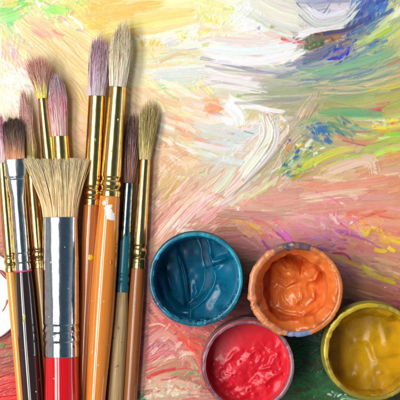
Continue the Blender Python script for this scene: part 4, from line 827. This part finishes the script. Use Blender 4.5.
# -- khaki haired brush on the right of the pile
r = lambda y: lerp(y, 160, 5.6, 245, 6.9)
root, ly, hd, prof, _ = brush('rightmost brush of the pile, khaki green hair, gold ferrule and worn brown handle', (145, 160, 8), (130, 400, 8),
    crimps(159.5, 268.5, r, r, [(247, -1.1, 1.6), (252, .5, 1.8), (257.5, -1.3, 1.6), (263.5, -.5, 1.5)]), GOLD,
    [(267.5, 6.6, 6.6), (290, 7.2, 7.2), (340, 7.2, 7.2), (400, 6.8, 6.8), (580, 3.2, 3.2)], BROWN)
tuft(root, 56, ly(159.5), [(0, 4.8), (.35, 7), (.7, 9.2), (1, 10)], [(0, 4.5), (.6, 6), (1, 5)], [(0, 'b09078'), (.25, 'a8945c'), (.55, '9c9058'), (1, 'a89464')], 560, seed=36, alt=('7c6a48', .3, .2), amp=1.4, rag=.14)

# ---------------------------------------------------------------- jars
def seg_dist(X, Y, pts):
    best = np.full(X.shape, 1e9); T = np.zeros(X.shape); n = len(pts)-1
    for k in range(n):
        ax, ay = pts[k]; bx_, by_ = pts[k+1]
        dx, dy = bx_-ax, by_-ay; l2 = dx*dx+dy*dy
        t = np.clip(((X-ax)*dx+(Y-ay)*dy)/l2, 0, 1)
        d = np.hypot(X-ax-t*dx, Y-ay-t*dy); m = d < best
        best[m] = d[m]; T[m] = ((k+t)/n)[m]
    return best, T
def G(X, Y, x, y, sx, sy=None, rot=0):
    sy = sy or sx; c, s_ = math.cos(rot), math.sin(rot)
    u = (X-x)*c+(Y-y)*s_; v = -(X-x)*s_+(Y-y)*c
    return np.exp(-(u/sx)**2-(v/sy)**2)
def RG(X, Y, pts, w, sharp=1.0, taper=True):
    d, t = seg_dist(X, Y, pts)
    e = np.exp(-np.abs(d/w)**(2 if sharp == 1 else sharp))
    return e*(np.clip(4*t*(1-t)+.25, 0, 1) if taper else 1)
sm = lambda x, a, b: (lambda q: q*q*(3-2*q))(np.clip((x-a)/(b-a), 0, 1))

def jar(label, x, y, R, H, bodycol, field, pmat, coats, seed, wall=4.2, trans=False, tilt=(0, 0)):
    """x, y: photo centre of the rim at height H.  Local X right, Y DOWN the photo is flipped when built."""
    nz = VN(seed)
    root = bpy.data.objects.new('paint_jar', None); C.objects.link(root); root.empty_display_size = .01
    w = W(x, y, H); root.location = (w.x, w.y, .0003)
    root.rotation_euler = (tilt[0], tilt[1], 0)
    root['label'] = label; root['category'] = 'jar'; root['group'] = 'open paint jars'
    k = 1-H/HC; R = R*k
    # plastic body with a screw thread
    m = mat_handle('jar plastic '+bodycol, bodycol, bodycol, .28, .5, .2)
    prof = [(0.01, 0), (R-4, 0), (R-1.8, 1.2), (R-1.2, 3), (R-1.2, H*.50), (R+.3, H*.51), (R+.3, H*.55), (R-2.4, H*.57)]
    z0 = H*.6
    for q in range(3):
        prof += [(R-2.4, z0), (R-.6, z0+1.2), (R-.6, z0+2.2), (R-2.4, z0+3.4)]; z0 += (H*.36)/3
    prof += [(R-2.2, H-4), (R-1.6, H-1.2), (R-1.1, H-.3), (R-1.8, H), (R-3.2, H), (R-wall+.3, H-.4), (R-wall, H-1.4), (R-wall, 5), (R-wall-2, 3), (0.01, 3)]
    seg = 160; th = np.arange(seg)/seg*2*np.pi
    pr = np.array(prof)
    co = np.stack([np.cos(th)[None]*pr[:, :1], np.sin(th)[None]*pr[:, :1], np.repeat(pr[:, 1:], seg, 1)], -1).reshape(-1, 3)*S
    raw_mesh('jar_body', co, grid_faces(len(pr), seg), m, root)
    # paint inside, a height field in a disc; field(X right, Y down) in px
    nr, nt_ = 150, 320
    q = np.linspace(0, 1, nr); rad = (R-wall+.35)*(1-(1-q)**1.35)
    th = np.arange(nt_)/nt_*2*np.pi
    X = rad[:, None]*np.cos(th)[None]; Y = rad[:, None]*np.sin(th)[None]
    Z = field(X, -Y, R-wall, nz)
    co = np.stack([X, Y, Z], -1).reshape(-1, 3)*S
    raw_mesh('paint', co, grid_faces(nr, nt_), pmat, root)
    # crusts of paint over the rim: (colour, angle from, angle to (deg, 0 right, 90 up), inner drop, outer drop, thickness, cover)
    for ci, (col, col2, a0, a1, din, dout, tk, cover) in enumerate(coats):
        n = int(abs(a1-a0)*1.3)+8; ang = np.radians(np.linspace(a0, a1, n)); closed = abs(a1-a0) >= 359.9
        if closed: ang = ang[:-1]; n -= 1
        P = []
        # path round the rim cross section: from inside wall, over, down outside
        base = [(R-wall-.1, H-din), (R-wall-.1, H-din*.5), (R-wall-.1, H-1.5), (R-wall+.5, H-.1), (R-2.6, H+.1), (R-1.5, H-.1), (R-.9, H-.8), (R-1.4, H-dout*.4), (R-1.9, H-dout*.7), (R-2.0, H-dout)]
        nrm = [(-1, 0), (-1, 0), (-1, .2), (-.6, .8), (0, 1), (.5, .8), (1, .3), (1, 0), (1, 0), (1, -.2)]
        prof_t = [0, .7, 1, .8, .7, .8, 1, .9, .7, 0]
        aw = ang+.32*np.sin(2*ang+seed)+.16*np.sin(5*ang+seed*2)+.07*np.sin(11*ang+seed*3)
        cs, sn = np.cos(aw), np.sin(aw); rc, rs = np.cos(ang), np.sin(ang)
        end = np.ones(n) if closed else np.clip(np.minimum(np.arange(n), np.arange(n)[::-1])/16, 0, 1)**.7
        bi = 1+1.1*nz(cs*3.1+20, sn*3.1+20)+.9*nz(cs*9+40, sn*9+40); bo = 1+1.1*nz(cs*3.7+60, sn*3.7+10)+.9*nz(cs*10+10, sn*10+70)
        for q_, ((r_, z_), nn, pt) in enumerate(zip(base, nrm, prof_t)):
            t_ = tk*pt*end*(cover+1.1*nz(cs*5+q_*.35+30, sn*5+30)+.7*nz(cs*13+q_*.6+50, sn*13+50)+.5*nz(cs*31+q_+50, sn*31+50))
            f_ = (bi if q_ < 3 else bo)*(.25+.75*end)
            zz = H-(H-z_)*f_
            P.append(np.stack([(r_+nn[0]*t_)*rc, (r_+nn[0]*t_)*rs, zz+nn[1]*t_], -1))
        P = np.stack(P)
        c1, c2 = hx(col), hx(col2)
        mixv = np.clip(.5+1.6*nz.fbm(cs*5+ci, sn*5+3, 4), 0, 1)[None, :, None]
        own = c1*(1-mixv)+c2*mixv
        fade = np.clip(end*1.3-.25+nz(cs*21, sn*21), 0, 1)[None, :, None] if (ci > 0 and not closed) else 1.0
        cols = np.broadcast_to(lin(own*fade+hx(coats[0][0])*(1-fade)), P.shape).reshape(-1, 3)
        raw_mesh('rim_crust', P.reshape(-1, 3)*S, grid_faces(len(base), n, closed), CRUST, root, cols)
    return root

def wallfilm(X, Y, Ri, nz, top, depth, thick):
    """paint clinging to the wall: rises steeply within `thick` px of it"""
    r = np.hypot(X, Y); a = np.arctan2(Y, X)
    n = nz(np.cos(a)*3+10, np.sin(a)*3+10)+.5*nz(np.cos(a)*9+30, np.sin(a)*9+30)
    t = thick*(1+1.2*n)
    return sm(r, Ri-t-2, Ri-t*.25)*(top-depth*(.5+n))

def side(X, Y, pts):
    """signed sideways distance from an upright polyline, positive to its right"""
    ys = [q[1] for q in pts]; xs = [q[0] for q in pts]
    return X-np.polyval(np.polyfit(ys, xs, min(4, len(ys)-1)), np.clip(Y, min(ys), max(ys)))
def blue_f(X, Y, Ri, nz):
    wx = X+2.4*nz(X/10+3, Y/10+3)+.3*nz(X/4, Y/4); wy = Y+2.4*nz(X/10+13, Y/10+33)
    r = np.hypot(X, Y)
    e = side(wx, wy, [(6, -40), (9, -26), (11, -14), (13, 2), (9, 14), (0, 24), (-10, 32)])
    z = 6+27*sm(e, -4, 5)+.03*X
    z = z+1.2*np.exp(-((e-5)/2.2)**2)                                   # raised lip of the scooped edge
    z = z+5.5*G(X, Y, 24, -17, 9, 3.2, -.45)-5*G(X, Y, 18, -11, 8, 2.4, -.5)+2*G(X, Y, 14, -20, 5, 3, .4)
    z = z+2.2*RG(wx, wy, [(20, 4), (24, 14), (18, 26)], 5)+1.0*nz(X/9+4, Y/9)*sm(e, 0, 8)
    z = z+7*RG(wx, wy, [(-16, -22), (-13, -10), (-10.5, 4), (-8, 23)], 1.5)+6*sm(-side(wx, wy, [(-16, -30), (-11, 4), (-8, 26)]), 0, 5)
    z = z+2.5*RG(wx, wy, [(0, 6), (1, 14), (-3, 23)], 2.6)+3*RG(wx, wy, [(-30, -4), (-25, 6), (-21, 14)], 2.8)
    z = z+1.2*nz.fbm(X/12, Y/12, 2)*sm(-e, 0, 6)
    z = np.maximum(z, 4.2)
    z = np.maximum(z, (30+3*nz(X/7, Y/7))*sm(r+4*nz(X/8, Y/8), Ri-14, Ri-6)*sm(wy-.7*wx, 8, 26))
    return np.maximum(z, wallfilm(X, Y, Ri, nz, 50, 12, 3.8)+1.5*nz(X/4, Y/4)*sm(r, Ri-4, Ri))
def orange_f(X, Y, Ri, nz):
    r0 = np.hypot(X, Y); a = np.arctan2(Y, X); X0, Y0 = X, Y
    X, Y = X+2.6*nz(X/8+3, Y/8+3)+1.0*nz(X/3, Y/3+9), Y+2.6*nz(X/8+23, Y/8+9)+1.0*nz(X/3+5, Y/3)
    z = 15+.10*X+.10*Y
    z = z+9*G(X, Y, 6, 10, 21, 17)                                       # scooped mound
    q1 = ((X+7)/15)**2+((Y+17-.3*X)/11)**2; q2 = ((X-17)/10)**2+((Y+16)/10)**2
    z = z+15*np.exp(-q1**1.6)+14*np.exp(-q2**1.5)-4*RG(X, Y, [(11, -28), (8, -20), (9, -12)], 1.6)+3.5*RG(X, Y, [(-19, -10), (-8, -3), (3, -7)], 1.8)+3*RG(X, Y, [(13, -7), (20, -8), (26, -16)], 1.4)+2*RG(X, Y, [(-14, -24), (-8, -19), (0, -20)], 2)
    z = z+1.6*RG(X, Y, [(-12, 2), (-10, 12), (-2, 20)], 1.8)+2.0*RG(X, Y, [(8, 0), (6, 10), (-1, 17)], 2.2)+1.6*RG(X, Y, [(18, 0), (20, 10), (12, 20)], 2.4)
    z = z+3*RG(X, Y, [(-20, 20), (-8, 26), (8, 27), (22, 18)], 2.4)-3.5*G(X, Y, 15, 0, 2.2, 3.5)
    z = z+1.3*nz.fbm(X0/8, Y0/8, 2)+.35*nz(X0/2.2, Y0/3.5)*sm(Y, -12, 0)
    th = 10.5+5*nz(np.cos(a)*2.2+8, np.sin(a)*2.2+8)+3*nz(np.cos(a)*6+28, np.sin(a)*6+8)
    edge = Ri-th
    w = sm(r0, edge-1.6, edge+2.0)*(40+8*sm(r0, edge, Ri)+4.5*nz.fbm(X0/9+9, Y0/9, 2)+.5*nz(X0/2.8, Y0/2.8))
    return np.maximum(z, w)
def red_f(X, Y, Ri, nz):
    r = np.hypot(X, Y)
    wx = X+2.5*nz(X/6+3, Y/6+3); wy = Y+2.5*nz(X/6+23, Y/6+9)
    z = 35+.03*X-1.5*sm(r, 10, 38)
    wet = sm(X*.5+Y+8*nz(X/8, Y/8), -24, -6)*sm(Ri-r, 1, 9)
    z = z+wet*(3.0*nz.fbm(wx/9, wy/9, 2)+.8*nz(wx/4+5, wy/4)+.16*nz(X/1.5, Y/1.5+7))
    z = z+1.8*RG(wx, wy, [(2, -8), (8, -13), (13, -7), (9, 0)], 1.8)+2*RG(wx, wy, [(10, 6), (22, 3), (30, -8)], 2.4)+1.6*RG(wx, wy, [(-22, 2), (-14, -9), (-4, -15)], 2.6)
    z = z+2*RG(wx, wy, [(14, 20), (24, 14), (34, 8)], 2.6)-2.0*RG(wx, wy, [(-2, 20), (10, 7), (24, -4)], 3.4)+1.4*RG(wx, wy, [(20, -14), (29, -9), (33, 4)], 2.2)
    for bx_, by_ in [(-22, 26), (-14, 12), (8, 14), (20, 22), (33, 0), (35, 10), (-6, -2), (2, 26), (26, 8), (-18, 20)]:
        z = z-1.6*G(X, Y, bx_, by_, 1.0)
    return np.maximum(z, wallfilm(X, Y, Ri, nz, 46, 9, 1.8))
def yellow_f(X, Y, Ri, nz):
    r = np.hypot(X, Y)
    wx = X+4*nz(X/9, Y/9); wy = Y+4*nz(X/9+30, Y/9)
    z = 18+5*sm(wx+.1*wy, -26, 30)
    z = z+1.2*RG(wx, wy, [(4, -18), (2, -4), (6, 8), (16, 18)], 5)+1.1*RG(wx, wy, [(12, -26), (16, -12), (20, -2)], 4)-1.0*RG(wx, wy, [(-4, -14), (-4, 0), (2, 14)], 4)
    z = z+1.0*G(X, Y, 12, 24, 3, 2)+.9*G(X, Y, -12, 26, 2.4)+.8*nz.fbm(wx/14, wy/14, 2)+.2*nz(wx/4, wy/8)*sm(X, -10, 6)
    z = z+16*sm(r+4*nz(X/6, Y/6), Ri-12, Ri-4)*sm(-Y-abs(X+10)*.5, 8, 20)
    return np.maximum(z, wallfilm(X, Y, Ri, nz, 50, 7, 3.8))

TEAL = mat_paint('wet teal paint', '02688a', '014862', .24, .12)
ORP = mat_paint('thick orange paint', 'e67c36', 'd26426', .3, .35, .1)
REDP = mat_paint('wet red paint', 'e42034', 'd01024', .34, .2, .12, 120, .1)
YEP = mat_paint('yellow ochre paint', 'd29e08', 'a67e0a', .24, 0, .1)
jar('paint jar full of teal blue paint with a teal crusted rim', 196, 279, 47.5, 58, '0c5064', blue_f, TEAL,
    [('1c9cb4', '0c7490', 0, 360, 7, 5, .45, .8), ('0e7890', '0a5068', 150, 335, 2, 12, .8, 1.0)], 41)
jar('paint jar of thick orange paint, its rim caked with orange on the left', 296, 290, 47, 60, '6c6470', orange_f, ORP,
    [('e08c58', 'c07040', 95, 262, 8, 14, 1.7, 1.0), ('e08840', 'c86c30', 262, 455, 9, 1.0, .7, .9), ('4c70a8', '8c98b4', 228, 296, -.3, 14, 1.0, .9), ('7c6474', '5c4c58', 66, 130, -.2, 4, 1.7, 1.0)], 42)
jar('paint jar of glossy red paint with a mauve grey rim, at the bottom edge', 248, 366, 47, 58, '8c6468', red_f, REDP,
    [('a47c84', '74545e', 0, 360, 1.2, 8, .4, .8), ('a82430', 'c03040', 60, 230, 10, -.5, .5, .6)], 43)
jar('paint jar of yellow ochre paint with an olive yellow rim, at the right edge', 372.5, 352, 49.5, 58, '8c8430', yellow_f, YEP,
    [('b49c34', '8c7c28', 0, 360, 1.5, 9, .45, .8), ('d0b41c', 'b89c1c', 80, 190, 11, -.5, 1.0, 1.0)], 44)

# ---------------------------------------------------------------- white lid under the left brushes
def lid():
    root = bpy.data.objects.new('jar_lid', None); C.objects.link(root); root.empty_display_size = .01
    root.location = W(-22, 296, 0)+Vector((0, 0, .0003))
    root['label'] = 'white plastic lid stained with red brown paint, under the leftmost brush at the photo edge'; root['category'] = 'lid'
    pr = np.array([(0.01, 0), (44, 0), (46.5, .8), (47, 2.5), (46.6, 6.2), (45.6, 7), (44, 7), (42.8, 6.2), (42.2, 3), (40.5, 2.6), (40, 3.4), (38.6, 3.4), (38, 2.4), (0.01, 2.2)])
    th = np.arange(160)/160*2*np.pi
    co = np.stack([np.cos(th)[None]*pr[:, :1], np.sin(th)[None]*pr[:, :1], np.repeat(pr[:, 1:], 160, 1)], -1).reshape(-1, 3)*S
    raw_mesh('lid_body', co, grid_faces(len(pr), 160), mat_handle('white plastic', 'f4f2ee', 'e6e2dc', .3, .4, .3), root)
    nz = VN(77)
    for (a0, a1, r0, wd, col) in [(28, 50, 34, 1.7, '9c4430'), (-32, -6, 29, 1.4, 'b05a40')]:
        a = np.radians(np.linspace(a0, a1, 60)); q = np.linspace(-1, 1, 9)[:, None]
        wv = wd*(1+1.4*nz(a*6+3, a*0+2))*np.sin(np.linspace(0, np.pi, 60))**.4
        rr_ = r0+q*wv[None]+2*nz(a*4+9, a*0+5)[None]
        z = 2.3+1.3*(1-q**4)*(1 if r0 > 36 else .5)+0*rr_
        co = np.stack([rr_*np.cos(a)[None], rr_*np.sin(a)[None], z], -1).reshape(-1, 3)*S
        raw_mesh('paint_stain', co, grid_faces(9, 60, False), CRUST, root, np.tile(lin(hx(col)), (len(co), 1)))
lid()
